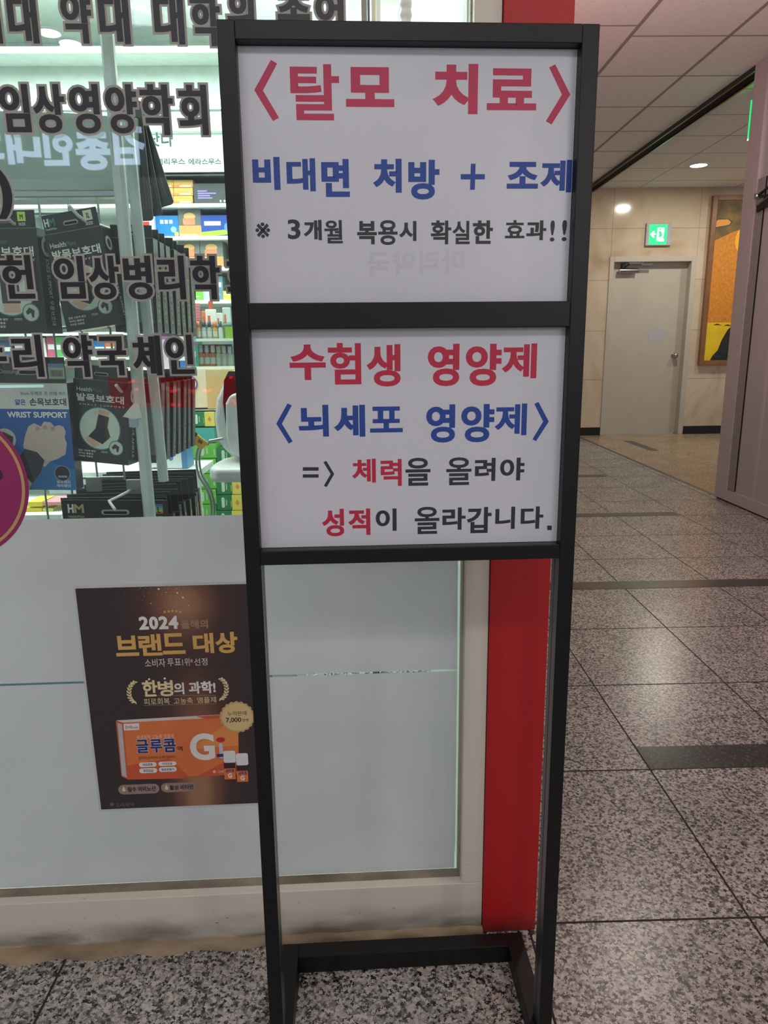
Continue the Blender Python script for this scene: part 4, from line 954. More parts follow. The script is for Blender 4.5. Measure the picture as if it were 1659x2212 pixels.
TOPS = [z_ + .008 for z_ in zs] + [zl]
def prod(name, label, cat, rect, Y, dep, col, art=None, group=None, bevel=.001):
    x0, y0, x1, y1 = rect; a_ = Q(x0, y1, Y); b2 = Q(x1, y0, Y); w_, h_ = b2[0] - a_[0], b2[1] - a_[1]
    zb_ = a_[1]
    if Y == YG: zb_ = min(TOPS, key=lambda t: abs(t - zb_)) + .0003
    m = MB(); m.box((-w_ / 2, 0, 0), (w_ / 2, dep, h_), col if isinstance(col, str) else C(*col))
    o = m.build(name, None, bevel=bevel); o.location = ((a_[0] + b2[0]) / 2, Y, zb_); WM[o] = Matrix.Identity(4); tag(o, label, cat, group)
    if art:
        F = Plane((-w_ / 2, 0, 0), (1, 0, 0), (0, 0, 1), (0, -1, 0)); m = MB(); art(m, F, w_, h_); m.build('printed_front', o, world=False, fix=False)
    return o
def onshelf(y): # snap pixel row to shelf tops
    return y
YG = YF + 0.03
def orange_art(m, F, w_, h_): m.rect(F, 0, h_ * .06, w_, h_ * .3, .0005, C(226, 140, 76)); m.rect(F, w_ * .3, h_ * .1, w_ * .9, h_ * .28, .001, C(240, 222, 200)); m.rect(F, 0, h_ * .7, w_, h_ * .95, .0005, C(186, 190, 90))
for col_ in range(2):
    for rw in range(3):
        prod('medicine_carton', 'orange and yellow medicine carton in the %s pile on the top shelf, %s of three' % (('left', 'right')[col_], ('bottom', 'middle', 'top')[rw]), 'carton', (334 + col_ * 42, 423 - rw * 17.3, 374 + col_ * 42, 440 - rw * 17.3), YG + 1e-4, .16, (232, 172, 92), orange_art, 'orange medicine cartons')
def dark_art(m, F, w_, h_):
    for i, (a_, b2) in enumerate(((.1, .35), (.1, .58), (.1, .42), (.1, .48))): m.rect(F, w_ * a_, h_ * (.6 - .11 * i), w_ * b2, h_ * (.67 - .11 * i), .0006, C(150, 134, 200))
    for i in range(3): m.poly(F, [(w_ * (.66 + .1 * i), h_ * .16), (w_ * (.69 + .1 * i), h_ * .08), (w_ * (.72 + .1 * i), h_ * .16), (w_ * (.69 + .1 * i), h_ * .22)], .0006, C(216, 220, 216))
prod('medicine_carton', 'large dark grey carton with purple lines of print at the right of the top shelf', 'carton', (420, 394, 500, 440), YG, .12, (70, 78, 78), dark_art)
def blue_art(m, F, w_, h_):
    for i in range(3): m.rect(F, w_ * (.24 + .19 * i), h_ * .62, w_ * (.38 + .19 * i), h_ * .8, .0006, C(206, 232, 240))
    m.disc(F, w_ * .78, h_ * .35, w_ * .12, .0006, C(150, 206, 230), 20); m.disc(F, w_ * .9, h_ * .14, w_ * .09, .0008, C(236, 206, 90), 20)
prod('medicine_carton', 'bright sky-blue carton with white print on the second shelf', 'carton', (336, 464, 384, 511), YG, .14, (30, 128, 200), blue_art)
def pet_art(m, F, w_, h_):
    m.disc(F, w_ * .5, h_ * .72, w_ * .26, .0006, C(232, 190, 120), 20, rz=h_ * .13); m.rrect(F, w_ * .2, h_ * .42, w_ * .74, h_ * .66, h_ * .05, .0008, C(226, 146, 110)); m.rect(F, 0, 0, w_, h_ * .4, .0006, C(226, 164, 100)); m.rect(F, w_ * .05, h_ * .02, w_ * .8, h_ * .1, .0008, C(240, 210, 160))
prod('medicine_carton', 'grey and orange carton standing between the blue cartons on the second shelf', 'carton', (388, 449, 432, 511), YG, .12, (110, 116, 112), pet_art)
def navy_art(m, F, w_, h_): m.poly(F, [(0, 0), (w_, h_ * .12), (w_, h_ * .36), (0, h_ * .22)], .0006, C(170, 210, 60)); m.rect(F, w_ * .1, h_ * .52, w_ * .62, h_ * .72, .0006, C(214, 226, 240)); m.disc(F, w_ * .85, h_ * .45, w_ * .13, .0008, C(90, 150, 210), 20)
prod('medicine_carton', 'royal-blue carton with a lime stripe at the right of the second shelf', 'carton', (436, 464, 502, 511), YG, .13, (34, 78, 170), navy_art)
prod('medicine_carton', 'small red and cream carton left of the shelf divider', 'carton', (305, 466, 321, 511), YG, .1, (226, 206, 176), lambda m, F, w_, h_: (m.rect(F, 0, h_ * .55, w_, h_ * .75, .0006, C(206, 60, 56)), m.rect(F, 0, h_ * .1, w_, h_ * .4, .0006, C(206, 60, 56))))
for i, (x0_, x1_, nm) in enumerate(((389, 430, 'left'), (435, 480, 'right'))):
    prod('medicine_carton', 'grey carton with a peach picture, %s of the pair on the third shelf' % nm, 'carton', (x0_, 518, x1_, 579), YG, .12, (120, 126, 120), pet_art, 'grey and peach cartons on the third shelf')
for x0_, x1_, y0_, c_, lb in ((388, 401, 588, (40, 120, 190), 'narrow blue carton at the left of the fourth shelf'), (403, 420, 590, (90, 186, 150), 'mint green carton on the fourth shelf'), (421, 438, 615, (120, 200, 70), 'lime green carton on the fourth shelf'),
      (440, 462, 592, (190, 222, 206), 'pale green and white carton on the fourth shelf'), (464, 480, 598, (110, 150, 170), 'grey-blue carton on the fourth shelf'), (482, 500, 630, (226, 206, 60), 'yellow carton at the right of the fourth shelf')):
    prod('medicine_carton', lb, 'carton', (x0_, y0_, x1_, 650), YG, .12, c_, lambda m, F, w_, h_: (m.rect(F, w_ * .15, h_ * .55, w_ * .85, h_ * .75, .0006, C(226, 236, 230)), m.rect(F, w_ * .15, h_ * .2, w_ * .6, h_ * .28, .0006, C(206, 226, 226))))
for x0_, x1_, y0_, c_, lb in ((0, 24, 733, (60, 90, 120), 'dark blue carton on the lower left shelf'), (34, 62, 738, (206, 196, 200), 'white and pink carton on the lower left shelf'), (64, 96, 728, (226, 232, 226), 'plain white carton on the lower left shelf'),
      (104, 119, 725, (196, 90, 120), 'tall pink ribbed packet on the lower left shelf'), (120, 141, 727, (96, 180, 100), 'green and white carton beside the pink packet'), (150, 170, 730, (170, 180, 176), 'grey-white carton on the lower shelf'), (172, 200, 732, (90, 90, 150), 'violet carton on the lower shelf'),
      (205, 226, 736, (40, 120, 190), 'blue carton on the lower shelf behind the lettering'), (228, 252, 736, (226, 120, 60), 'orange and white carton on the lower shelf')):
    prod('medicine_carton', lb, 'carton', (x0_, y0_, x1_, 770), YG, .12, c_, lambda m, F, w_, h_: (m.rect(F, w_ * .1, h_ * .35, w_ * .9, h_ * .6, .0006, C(222, 232, 226)),))
# low shelf with packs glimpsed under the rack
for x0_, x1_, y0_, y1_, c_, lb in ((56, 90, 1097, 1112, (226, 200, 60), 'yellow pack seen under the rack, leftmost'), (60, 90, 1084, 1095, (230, 214, 70), 'yellow pack under the rack lying above the leftmost'), (93, 114, 1098, 1112, (206, 214, 110), 'yellow-green pack under the rack'), (94, 134, 1084, 1092, (220, 150, 160), 'pink pack seen under the rack')):
    prod('snack_pack', lb, 'pack', (x0_, y0_, x1_, y1_), 2.3, .1, c_)
mb = MB(); x, z = Q(60, 1113, 2.25); mb.box((-2.2, 2.25, z - .02), (-1.0, 2.6, z), 'shop_white'); 
for x_ in (-2.1, -1.1): mb.box((x_, 2.3, 0), (x_ + .03, 2.5, z - .02), 'shop_white')
o = mb.build('low_shelf'); tag(o, 'low white shelf carrying yellow packs under the rack', 'shelf')
# counter with beige front and things on and below
YC = 2.95
FC = facing(YC)
cn = empty('counter', (-0.9, YC, 0)); tag(cn, 'cream fronted pharmacy counter behind the scanner', 'counter')
mb = MB(); pxbox(mb, 200, 797, 520, 884, YC, .5, C(226, 216, 184)); mb.build('front_panel', cn)
mb = MB(); pxbox(mb, 449, 798, 510, 883, YC - .002, .002, C(206, 180, 124)); mb.build('tan_panel', cn)
mb = MB(); pxbox(mb, 200, 884, 520, 890, YC - .01, .5, C(196, 206, 190)); mb.box((-1.6, YC + .3, 0), (-0.5, YC + .5, Q(300, 884, YC)[1]), 'shop_wall'); mb.build('lower_shelf', cn)
mb = MB(); c_ = FC.at(409, 829); e_ = FC.at(427, 829); r_ = e_[0] - c_[0]; mb.disc(FC, *c_, r_, .004, C(110, 80, 150), 40, thick=.003); o = mb.build('round_badge', loc=FC.p(c_[0], c_[1], .003)); tag(o, 'round white badge with a purple rim on the counter front', 'sticker')
mb = MB(); mb.disc(FC, *c_, r_ * .86, .0045, C(222, 230, 236), 36); mb.rect(FC, c_[0] - r_ * .5, c_[1] + r_ * .1, c_[0] + r_ * .5, c_[1] + r_ * .3, .005, C(190, 60, 80)); mb.rect(FC, c_[0] - r_ * .6, c_[1] - r_ * .3, c_[0] + r_ * .6, c_[1] - r_ * .2, .005, C(120, 160, 210)); mb.build('printed_face', o, fix=False)
# cartons standing on the counter
for x0_, x1_, y0_, y1_, c_, lb in ((345, 384, 714, 797, (206, 196, 214), 'white carton with a purple band on the counter'), (385, 402, 752, 797, (40, 110, 190), 'small blue carton on the counter'), (403, 414, 740, 797, (170, 206, 196), 'pale mint carton on the counter'), (415, 425, 733, 797, (100, 196, 176), 'narrow teal carton on the counter beside the tubs'), (385, 414, 690, 738, (222, 226, 222), 'white carton raised above the blue one on the counter')):
    prod('medicine_carton', lb, 'carton', (x0_, y0_, x1_, y1_), YC + .04, .1, c_, lambda m, F, w_, h_: (m.rect(F, 0, h_ * .78, w_, h_ * .92, .0006, C(160, 90, 150)), m.rect(F, w_ * .15, h_ * .4, w_ * .8, h_ * .6, .0006, C(226, 232, 232))))
prod('blister_pack', 'pink ribbed blister pack leaning above the counter', 'pack', (415, 655, 430, 692), YC + .12, .01, (206, 120, 130), lambda m, F, w_, h_: [m.rect(F, 0, h_ * (.1 + .17 * i), w_, h_ * (.13 + .17 * i), .0006, C(160, 80, 96)) for i in range(5)])
# acrylic tubs with bottles
def tub(rect, label):
    x0_, y0_, x1_, y1_ = rect; a_ = Q(x0_, y1_, YC + .02); b2 = Q(x1_, y0_, YC + .02); m = MB(); t_ = .002; Ya, Yb = YC + .02, YC + .16
    m.box((a_[0], Ya, a_[1]), (b2[0], Ya + t_, b2[1] - .01), 'acrylic'); m.box((a_[0], Yb, a_[1]), (b2[0], Yb + t_, b2[1]), 'acrylic')
    m.box((a_[0], Ya + t_, a_[1]), (a_[0] + t_, Yb, b2[1]), 'acrylic'); m.box((b2[0] - t_, Ya + t_, a_[1]), (b2[0], Yb, b2[1]), 'acrylic'); m.box((a_[0], Ya, a_[1] - .003), (b2[0], Yb, a_[1]), C(196, 206, 200))
    m.box((a_[0], Ya - .001, a_[1] - .003), (b2[0], Ya, a_[1] + .008), C(206, 214, 206))
    o = m.build('acrylic_tub', loc=(a_[0], Ya, a_[1])); tag(o, label, 'tub')
tub((424, 690, 506, 736), 'clear acrylic tub of small bottles, the upper of two'); tub((424, 742, 508, 796), 'clear acrylic tub of red packets and capped bottles, the lower of two')
def bottle(px_, py_, hpx, wpx, body, cap, label, group):
    a_ = Q(px_, py_, YC + .07); k = (Q(px_ + 10, py_, YC + .07)[0] - a_[0]) / 10; r_, h_ = wpx * k / 2, hpx * k
    m = MB(); m.lathe((0, 0, 0), [(r_ * .9, 0), (r_, h_ * .04), (r_, h_ * .55), (r_ * .5, h_ * .68), (r_ * .5, h_ * .72)], C(*body, .3), 16); o = m.build('bottle'); o.location = (a_[0], YC + .07, a_[1]); WM[o] = Matrix.Identity(4)
    m = MB(); m.lathe((0, 0, 0), [(r_ * .7, h_ * .68), (r_ * .75, h_ * .7), (r_ * .72, h_), (r_ * .1, h_)], C(*cap, .4), 16); m.build('cap', o, world=False)
    m = MB(); m.lathe((0, 0, 0), [(r_ * 1.01, h_ * .15), (r_ * 1.01, h_ * .45)], C(214, 214, 206), 16, 'Z', False); m.build('label_band', o, world=False)
    tag(o, label, 'bottle', group); return o
for i in range(3): bottle(436 + i * 13, 793, 46, 12, (224, 128, 80), (206, 210, 210), 'orange labelled bottle with a white cap in the lower tub, %s from the left' % ORD[i], 'orange bottles in the lower tub')
for i in range(3): bottle(474 + i * 12, 793, 44, 11, (206, 200, 180), (200, 206, 206), 'cream bottle with a white cap in the lower tub, %s cream one from the left' % ORD[i], 'cream bottles in the lower tub')
for i, (b1, cp) in enumerate((((220, 150, 60), (226, 120, 50)), ((176, 180, 180), (50, 54, 56)), ((176, 180, 180), (50, 54, 56)), ((220, 160, 50), (226, 110, 50)), ((206, 210, 206), (70, 74, 80)))):
    bottle(430 + i * 12, 733, 38, 10, b1, cp, ['amber dropper bottle at the left end of the upper tub', 'silver bottle with a black cap, second in the upper tub', 'silver bottle with a black cap, third in the upper tub', 'amber bottle fourth in the upper tub', 'white bottle with a grey cap fifth in the upper tub'][i], 'bottles in the upper tub')
prod('bottle_carton', 'lime green jar carton at the right of the upper tub', 'carton', (487, 706, 503, 732), YC + .06, .05, (150, 190, 60))
# packets above upper tub
for i, (x0_, x1_, y0_, y1_, c_, lb) in enumerate(((445, 466, 668, 702, (232, 232, 226), 'white bottle with an orange stripe piled above the upper tub'), (437, 446, 672, 700, (226, 120, 60), 'orange capped packet left of the piled white bottle'), (451, 459, 650, 674, (190, 90, 70), 'red-brown sachet on top of the pile'),
       (468, 480, 676, 704, (214, 222, 222), 'clear white packet in the pile'), (482, 497, 664, 702, (190, 206, 206), 'pale grey packet at the right of the pile'))):
    prod('packet', lb, 'packet', (x0_, y0_, x1_, y1_), YC + .1 + .012 * i, .01, c_, lambda m, F, w_, h_: m.rect(F, w_ * .2, h_ * .1, w_ * .45, h_ * .6, .0006, C(206, 110, 70)), bevel=.003)
prod('packet', 'red printed packet standing in the lower tub', 'packet', (435, 744, 470, 764), YC + .12, .02, (190, 44, 48), lambda m, F, w_, h_: [m.rect(F, w_ * .15, h_ * (.2 + .3 * i), w_ * .8, h_ * (.35 + .3 * i), .0006, C(226, 120, 110)) for i in range(2)], bevel=.003)
prod('packet', 'mustard and navy packet in the lower tub beside the red one', 'packet', (472, 744, 500, 764), YC + .12, .02, (60, 70, 120), lambda m, F, w_, h_: m.rect(F, 0, h_ * .1, w_ * .5, h_ * .9, .0006, C(190, 150, 60)), bevel=.003)
# stacks of green and yellow cartons below the counter
YB = YC - .02
def gart(c2):
    def f(m, F, w_, h_):
        V = Plane(F.o, Vector((0, 0, 1)), Vector((-1, 0, 0)), F.n)
        m.rrect(F, w_ * .32, h_ * .16, w_ * .52, h_ * .84, w_ * .09, .0006, C(206, 226, 206)); m.rect(F, w_ * .6, h_ * .3, w_ * .66, h_ * .7, .0006, C(180, 210, 180)); m.rect(F, w_ * .9, h_ * .2, w_ * .94, h_ * .6, .0006, c2)
    return f
def dia(m, F, w_, h_): m.poly(F, [(w_ * .5, h_ * .3), (w_ * .7, h_ * .5), (w_ * .5, h_ * .7), (w_ * .3, h_ * .5)], .0006, C(226, 140, 70))
G1 = (28, 122, 66); G2 = (108, 196, 66); YL = (232, 214, 96)
prod('tonic_carton', 'dark green carton at the top of the pile under the counter', 'carton', (412, 890, 441, 921), YB, .16, G1, gart(C(120, 190, 120)))
prod('tonic_carton', 'yellow carton beside the topmost dark green one under the counter', 'carton', (443, 890, 462, 921), YB, .16, YL, dia)
prod('tonic_carton', 'teal carton lying in the middle of the pile under the counter', 'carton', (415, 924, 462, 955), YB, .16, (70, 170, 160))
for i in range(5):
    prod('tonic_carton', 'lime green carton in the left pile under the teal one, %s from the top' % ORD[i], 'carton', (414, 958 + i * 33, 466, 990 + i * 33), YB, .16, G2, gart(C(206, 226, 206)), 'lime green cartons in the left pile')
for i in range(5):
    y_ = 967 + i * 34
    prod('tonic_carton', 'dark green carton in the right pile by the machine tray, %s from the top' % ORD[i], 'carton', (469, y_, 501, y_ + 33), YB, .16, G1, gart(C(226, 214, 90)), 'dark green cartons in the right pile')
    prod('tonic_carton', 'yellow carton with an orange diamond beside the right green pile, %s from the top' % ORD[i], 'carton', (502, y_, 524, y_ + 33), YB, .16, YL, dia, 'yellow cartons beside the right pile')
zb_ = Q(440, 1123, YB)[1]
mb = MB(); mb.box((-1.2, YB - .02, 0), (-0.45, YB + .2, Q(469, 1137, YB)[1] - .001), 'shop_white'); o = mb.build('plinth'); tag(o, 'white plinth carrying the green carton piles under the counter', 'plinth')
for (x0_, x1_, y0_, y1_, lb) in ((320, 345, 990, 1010, 'left blue and white carton glimpsed under the dark cartons'), (355, 392, 978, 1012, 'white carton with a blue snowflake print under the dark cartons'), (393, 402, 965, 1012, 'narrow blue carton beside the snowflake one')):
    prod('medicine_carton', lb, 'carton', (x0_, y0_, x1_, y1_), 2.6, .1, (70, 130, 176) if 'narrow' in lb else (226, 232, 232), None if 'narrow' in lb else lambda m, F, w_, h_: m.disc(F, w_ * .4, h_ * .65, w_ * .14, .0006, C(90, 140, 190), 8))
mb = MB(); z = Q(350, 1013, 2.6)[1]; mb.box((-1.35, 2.55, z - .025), (-0.62, 2.8, z - .001), 'shop_white'); mb.box((-1.3, 2.6, 0), (-1.27, 2.78, z - .025), 'shop_white'); mb.box((-0.7, 2.6, 0), (-0.67, 2.78, z - .025), 'shop_white')
o = mb.build('side_table'); tag(o, 'white side table behind the lowest dark cartons', 'table')
# white scanner with tray
YD = 1.95
sn = empty('blood_pressure_monitor', (Q(500, 1000, YD)[0], YD, 0)); tag(sn, 'white curved blood pressure machine with a tray, partly hidden by the sign stand', 'machine')
FD = facing(YD)
mb = MB(); P_ = [FD.at(x, y) for x, y in ((484, 822), (492, 806), (506, 799), (560, 796), (620, 800), (640, 850), (640, 985), (520, 996), (490, 982), (468, 950), (461, 905), (466, 862))]
mb.poly(FD, P_, 0, 'white_plastic', .14); mb.build('housing', sn, bevel=.02, seg=5)
mb = MB(); P_ = [FD.at(x, y) for x, y in ((484, 822), (494, 802), (580, 800), (580, 940), (491, 940), (482, 870))]; mb.poly(FD, P_, .002, C(50, 30, 36, .15), .001); mb.build('dark_window', sn)
mb = MB(); P_ = [FD.at(x, y) for x, y in ((491, 870), (500, 852), (520, 846), (600, 846), (600, 990), (530, 990), (500, 975), (492, 940))]; mb.poly(FD, P_, .03, 'white_plastic', .028); mb.build('arm_cuff', sn, bevel=.01, seg=4)
mb = MB(); a_ = Q(450, 1040, YD - .1); b2 = Q(640, 1003, YD - .1); 
mb.poly(Plane((0, 0, a_[1]), (1, 0, 0), (0, 1, 0), (0, 0, 1)), [(a_[0] + .004, YD - .10), (a_[0], YD - .03), (a_[0] + .01, YD + .06), (a_[0] + .05, YD + .12), (b2[0], YD + .12), (b2[0], YD - .13), (a_[0] + .03, YD - .13)], .038, 'white_plastic', .038); mb.build('tray', sn, bevel=.012, seg=4)
mb = MB(); mb.box((a_[0] + .10, YD, 0), (a_[0] + .20, YD + .08, a_[1]), 'white_plastic'); mb.box((a_[0] + .02, YD - .08, 0), (a_[0] + .3, YD + .14, .03), 'white_plastic'); mb.build('pedestal', sn)
p0 = FD.p(*FD.at(485, 946), .02); p1 = FD.p(*FD.at(456, 951), .02)
mb = MB(); mb.tube([p0, p1], .0045, 'rack_metal', 12); mb.tube([p1, FD.p(*FD.at(447, 957), .03)], .0025, 'grey_strip', 8); mb.build('connector', sn)
mb = MB(); cab = [(450, 957), (436, 962), (431, 975), (430, 1000), (436, 1025), (448, 1045), (457, 1065), (462, 1090), (460, 1120), (455, 1180)]
pts = [FD.p(*FD.at(x, y), .03) for x, y in cab]; dense = []
for i in range(len(pts) - 1):
    p_a, p_b, p_c, p_d = pts[max(i - 1, 0)], pts[i], pts[i + 1], pts[min(i + 2, len(pts) - 1)]
    for k in range(5):
        t = k / 5; dense.append(0.5 * ((2 * p_b) + (p_c - p_a) * t + (2 * p_a - 5 * p_b + 4 * p_c - p_d) * t * t + (3 * p_b - p_a - 3 * p_c + p_d) * t ** 3))
mb.tube(dense + [pts[-1]], .0034, C(150, 160, 156), 10); mb.tube([v + Vector((.006, .01, 0)) for v in dense], .003, C(140, 150, 146), 10)
mb.build('cable', sn)
mb = MB(); P_ = [FD.at(x, y) for x, y in ((433, 934), (456, 953), (443, 968), (423, 951))]; mb.poly(FD, P_, .04, C(236, 184, 40), .006); P_ = [FD.at(x, y) for x, y in ((429, 930), (434, 934), (424, 951), (421, 946))]; mb.poly(FD, P_, .041, 'groove', .006)
P_ = [FD.at(x, y) for x, y in ((438, 944), (446, 950), (442, 956), (434, 949))]; mb.poly(FD, P_, .0405, C(120, 90, 30)); mb.build('cable_tag', sn, bevel=.001)
# spiral hose at the top right of the window
x, z = Q(876, 20, 1.75); mb = MB(); prof = []
for i in range(120): prof.append((.0115 + .0028 * abs(math.sin(i * math.pi / 4)), -.25 + i * .0052))
mb.lathe((x, 1.75, z), prof, 'white_plastic', 20); o = mb.build('spiral_hose', loc=(x, 1.75, z - .25)); tag(o, 'ribbed white spiral hose hanging in the shop above the sign stand', 'hose')
for x0_, x1_, mt, Yv in ((781, 793, 'grey_strip', 1.9), (794, 799, C(60, 86, 110), 1.91), (803, 812, C(216, 214, 186), 1.92), (813, 822, 'shop_white', 1.93)):
    a_ = Q(x0_, 40, Yv); b2 = Q(x1_, 40, Yv); mb = MB(); mb.box((a_[0], Yv, 0.0), (b2[0], Yv + .02, 2.79), mt)
    struct(mb.build('trim_6'))

# --- painting on the far wall
pt = empty('framed_painting', (4.34, YW - .05, .906)); tag(pt, 'tall wood-framed painting of orange and yellow hills hanging beside the steel door', 'painting')
PX0, PX1, PZ0, PZ1 = 4.33, 6.0, .906, 2.974
FWp = facing(YW - .045)
for (a, b_) in (((PX0, PZ0), (PX0 + .06, PZ1)), ((PX1 - .06, PZ0), (PX1, PZ1)), ((PX0 + .06, PZ0), (PX1 - .06, PZ0 + .06)), ((PX0 + .06, PZ1 - .06), (PX1 - .06, PZ1))):
    mb = MB(); mb.box((a[0], YW - .06, a[1]), (b_[0], YW - .001, b_[1]), 'wood'); mb.build('frame_rail', pt, bevel=.004)
def canvas(name, stops, sc_, rough=.6):
    m = bpy.data.materials.new(name); m.use_nodes = True; nt, N, L, b = nodes(m)
    tc = N.new('ShaderNodeTexCoord'); n = N.new('ShaderNodeTexNoise'); n.inputs['Scale'].default_value = sc_; n.inputs['Detail'].default_value = 8; L.new(tc.outputs['Object'], n.inputs['Vector'])
    r = ramp(nt, stops); L.new(n.outputs['Fac'], r.inputs['Fac']); L.new(r.outputs[0], b.inputs['Base Color']); b.inputs['Roughness'].default_value = rough; MATS[name] = m; return m
canvas('paint_ochre', [(.3, (190, 116, 30)), (.5, (204, 130, 36)), (.7, (214, 144, 46))], 30)
canvas('paint_olive', [(.3, (82, 64, 30)), (.5, (110, 88, 44)), (.7, (140, 110, 50))], 7)
canvas('paint_yellow', [(.3, (214, 178, 16)), (.6, (232, 198, 24))], 4)
canvas('paint_gold', [(.35, (240, 160, 24)), (.6, (250, 196, 30))], 3)
canvas('paint_black', [(.35, (22, 22, 22)), (.6, (34, 40, 34)), (.66, (70, 50, 44))], 30)
mb = MB(); cx = PX0 + .06
zz = lambda y: FWp.at(1540, y)[1]
mb.rect(FWp, cx, PZ0 + .06, PX1 - .06, PZ1 - .06, .001, 'paint_ochre')
mb.poly(FWp, [(cx, zz(520)), (cx + .25, zz(500)), (cx + .6, zz(482)), (PX1 - .06, zz(470)), (PX1 - .06, PZ1 - .06), (cx, PZ1 - .06)], .002, 'paint_olive')
mb.poly(FWp, [(cx, zz(480)), (cx + .02, zz(475)), (cx + .15, zz(474)), (cx + .19, zz(480)), (cx + .17, zz(486)), (cx, zz(491))], .0035, C(226, 150, 50)); mb.poly(FWp, [(cx, zz(476)), (cx + .02, zz(473)), (cx + .16, zz(472.5)), (cx + .21, zz(480)), (cx + .18, zz(488)), (cx, zz(493))], .003, C(50, 46, 30))
mb.disc(FWp, cx + .68, zz(520), .42, .0036, 'paint_gold', 40, rz=.28)
mb.rect(FWp, cx, PZ0 + .06, PX1 - .06, zz(697), .004, 'paint_yellow')
mb.poly(FWp, [(cx + .08, PZ0 + .06), (cx + .11, zz(768)), (cx + .17, zz(757)), (cx + .21, zz(735)), (cx + .28, zz(712)), (cx + .38, zz(697)), (cx + .55, zz(688)), (cx + .9, zz(684)), (PX1 - .06, zz(700)), (PX1 - .06, PZ0 + .06)], .005, 'paint_black')
for k in (0, 1): mb.poly(FWp, [(cx + .08 + .14 * k, zz(702 + 2 * k)), (cx + .13 + .14 * k, zz(699 + 2 * k)), (cx + .2 + .14 * k, zz(703 + 2 * k))], .0052, C(60, 40, 10))
mb.build('canvas', pt, fix=False)

# --- exit signs
GRN = emis('exit_green', (20, 214, 110), 1.3); WGR = emis('exit_white', (190, 255, 230), 2.0)
FE = facing(YW - .04)
es = empty('exit_sign', (3.68, YW, 2.39)); tag(es, 'green glowing exit sign with a left arrow mounted on the wall above the door', 'exit sign')
mb = MB(); mb.box((3.522, YW - .04, 2.392), (3.845, YW - .001, 2.662), mat('sign_case', (166, 168, 172), .5)); mb.build('sign_case', es, bevel=.006)
mb = MB(); s6 = 110 / 1659; ee = lambda pts: [FE.at(1370 + x * s6, 470 + y * s6) for x, y in pts]
ax0 = ee([(485, 540)])[0][0]; az0 = ee([(740, 870)])[0][1]; ax1 = ee([(1062, 540)])[0][0]; az1 = ee([(800, 225)])[0][1]
mb.rect(FE, ax0, az0, ax1, az1, .001, GRN); mb.build('green_panel', es, fix=False)
mb = MB(); k = (ax1 - ax0)
g = lambda u, v: (ax0 + u * k, az0 + v * (az1 - az0))
mb.poly(FE, [g(.05, .52), g(.24, .68), g(.34, .68), g(.24, .56), g(.38, .56), g(.38, .48), g(.24, .48), g(.34, .34), g(.22, .34)], .0025, WGR)
mb.rect(FE, *g(.45, .62), *g(.85, .84), .0025, WGR)
mb.poly(FE, [g(.45, .62), g(.58, .62), g(.52, .14), g(.42, .18)], .0027, WGR); mb.poly(FE, [g(.56, .34), g(.72, .40), g(.84, .30), g(.88, .14), g(.56, .14)], .0027, WGR); mb.poly(FE, [g(.7, .62), g(.84, .62), g(.82, .38), g(.74, .38)], .0027, WGR)
mb.disc(FE, *g(.60, .76), k * .05, .0035, GRN, 16); mb.poly(FE, [g(.52, .64), g(.62, .68), g(.74, .46), g(.62, .40)], .0036, GRN)
mb.build('running_figure', es, fix=False)
eh = empty('exit_sign', (3.0, 5.9, 2.7)); tag(eh, 'green exit sign hanging edge-on from the ceiling beside the partition', 'exit sign')
PE = Plane((2.99, 5.55, 0), (0, 1, 0), (0, 0, 1), (-1, 0, 0))
zt_, zb2 = PE.at(1625, 212)[1], PE.at(1620, 302)[1]
ya_ = PE.at(1634, 250)[0] ; yb_ = PE.at(1617, 250)[0]
mb = MB(); mb.box((2.992, 5.55 + ya_ - .15, zb2), (3.03, 5.55 + yb_, zt_), 'sign_case' if 0 else MATS['sign_case']); mb.build('sign_case', eh, bevel=.003)
mb = MB(); mb.rect(PE, ya_ - .13, zb2 + .02, yb_ - .01, zt_ - .01, -.001, GRN); mb.rect(PE, ya_ - .13, zb2 + .002, yb_ - .01, zb2 + .018, -.001, emis('exit_lip', (230, 255, 225), 1.2)); mb.build('green_panel', eh, fix=False)
mb = MB(); mb.rect(PE, yb_ - .16, zb2 + .10, yb_ - .06, zb2 + .18, -.0004, WGR); mb.build('running_figure', eh, fix=False)
mb = MB(); mb.tube([(3.01, 5.55 + yb_ - .06, zt_), (3.01, 5.55 + yb_ - .06, CEIL)], .006, 'steel', 8); mb.build('hanger', eh)

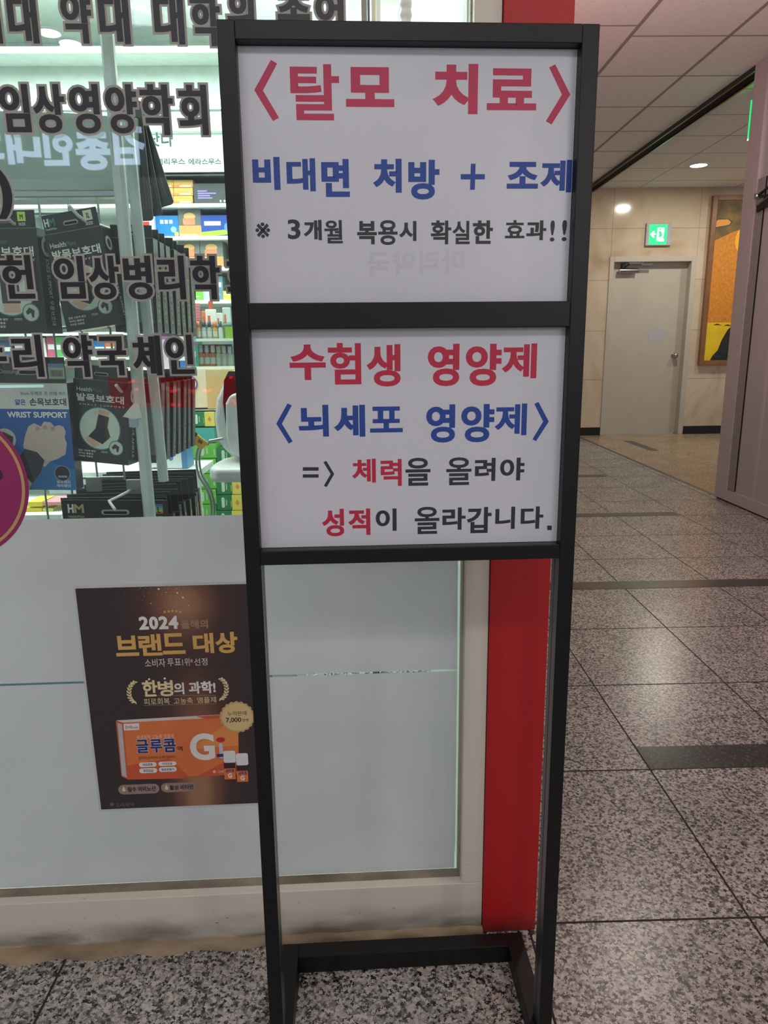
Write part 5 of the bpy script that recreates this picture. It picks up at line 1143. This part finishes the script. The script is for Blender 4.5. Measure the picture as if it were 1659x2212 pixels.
# --- lit clinic sign across the hall (seen only as a reflection in the shop glass)
VS = []
for ch, bb in (('과', (-75, 285, 8, 358)), ('내', (14, 288, 88, 355)), ('인', (92, 285, 158, 358)), ('종', (163, 285, 238, 368)), ('김', (244, 268, 312, 356))): VS.append((ch, bb))
DV = 5.6
VP_ = facing(DV)
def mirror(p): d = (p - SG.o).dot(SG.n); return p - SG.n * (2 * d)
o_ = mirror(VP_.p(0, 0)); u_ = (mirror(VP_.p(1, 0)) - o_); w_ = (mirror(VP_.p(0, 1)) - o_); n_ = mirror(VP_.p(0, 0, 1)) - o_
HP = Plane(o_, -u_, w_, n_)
hs = empty('clinic_sign', tuple(HP.p(-VP_.at(150, 330)[0], VP_.at(150, 330)[1], -.05))); tag(hs, 'dark sign board with glowing blue-white letters across the hall, reflected in the shop glass', 'sign')
mb = MB(); a_ = VP_.at(-160, 380); b2 = VP_.at(420, 250)
mb.poly(HP, [(-a_[0], a_[1]), (-b2[0], a_[1]), (-b2[0], b2[1]), (-a_[0], b2[1])], -.02, C(24, 26, 30), .08); mb.build('sign_board', hs)
mb = MB()
for ch, bb in VS:
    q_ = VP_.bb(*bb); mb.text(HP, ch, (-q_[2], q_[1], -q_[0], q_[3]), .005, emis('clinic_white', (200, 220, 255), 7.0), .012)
mb.build('sign_letters', hs, fix=False)
# red lit display and lit shelf edge of the shop opposite
def across(name, label, cat, boxes):
    x0_ = min(b[0][0] for b in boxes); y1_ = max(b[0][3] for b in boxes); q_ = VP_.at(x0_, y1_)
    rt = empty(name, tuple(HP.p(-q_[0], q_[1]))); tag(rt, label, cat)
    for bb, m, nm, off in boxes:
        q_ = VP_.bb(*bb); mb = MB(); mb.poly(HP, [(-q_[0], q_[1]), (-q_[2], q_[1]), (-q_[2], q_[3]), (-q_[0], q_[3])], off, m, .01); mb.build(nm, rt)
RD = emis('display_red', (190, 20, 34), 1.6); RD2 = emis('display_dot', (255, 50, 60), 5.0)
across('lit_display', 'red lit display board across the hall, reflected in the shop glass', 'display',
       [((235, 815, 640, 880), RD, 'lit_panel', 0)] + [((x, y, x + 7, y + 6), RD2, 'lit_dot', .02) for x, y in ((292, 838), (368, 842), (376, 840), (414, 842), (438, 840), (446, 841), (452, 840), (284, 820), (370, 871), (384, 872), (496, 812), (508, 815), (500, 862), (505, 868))])
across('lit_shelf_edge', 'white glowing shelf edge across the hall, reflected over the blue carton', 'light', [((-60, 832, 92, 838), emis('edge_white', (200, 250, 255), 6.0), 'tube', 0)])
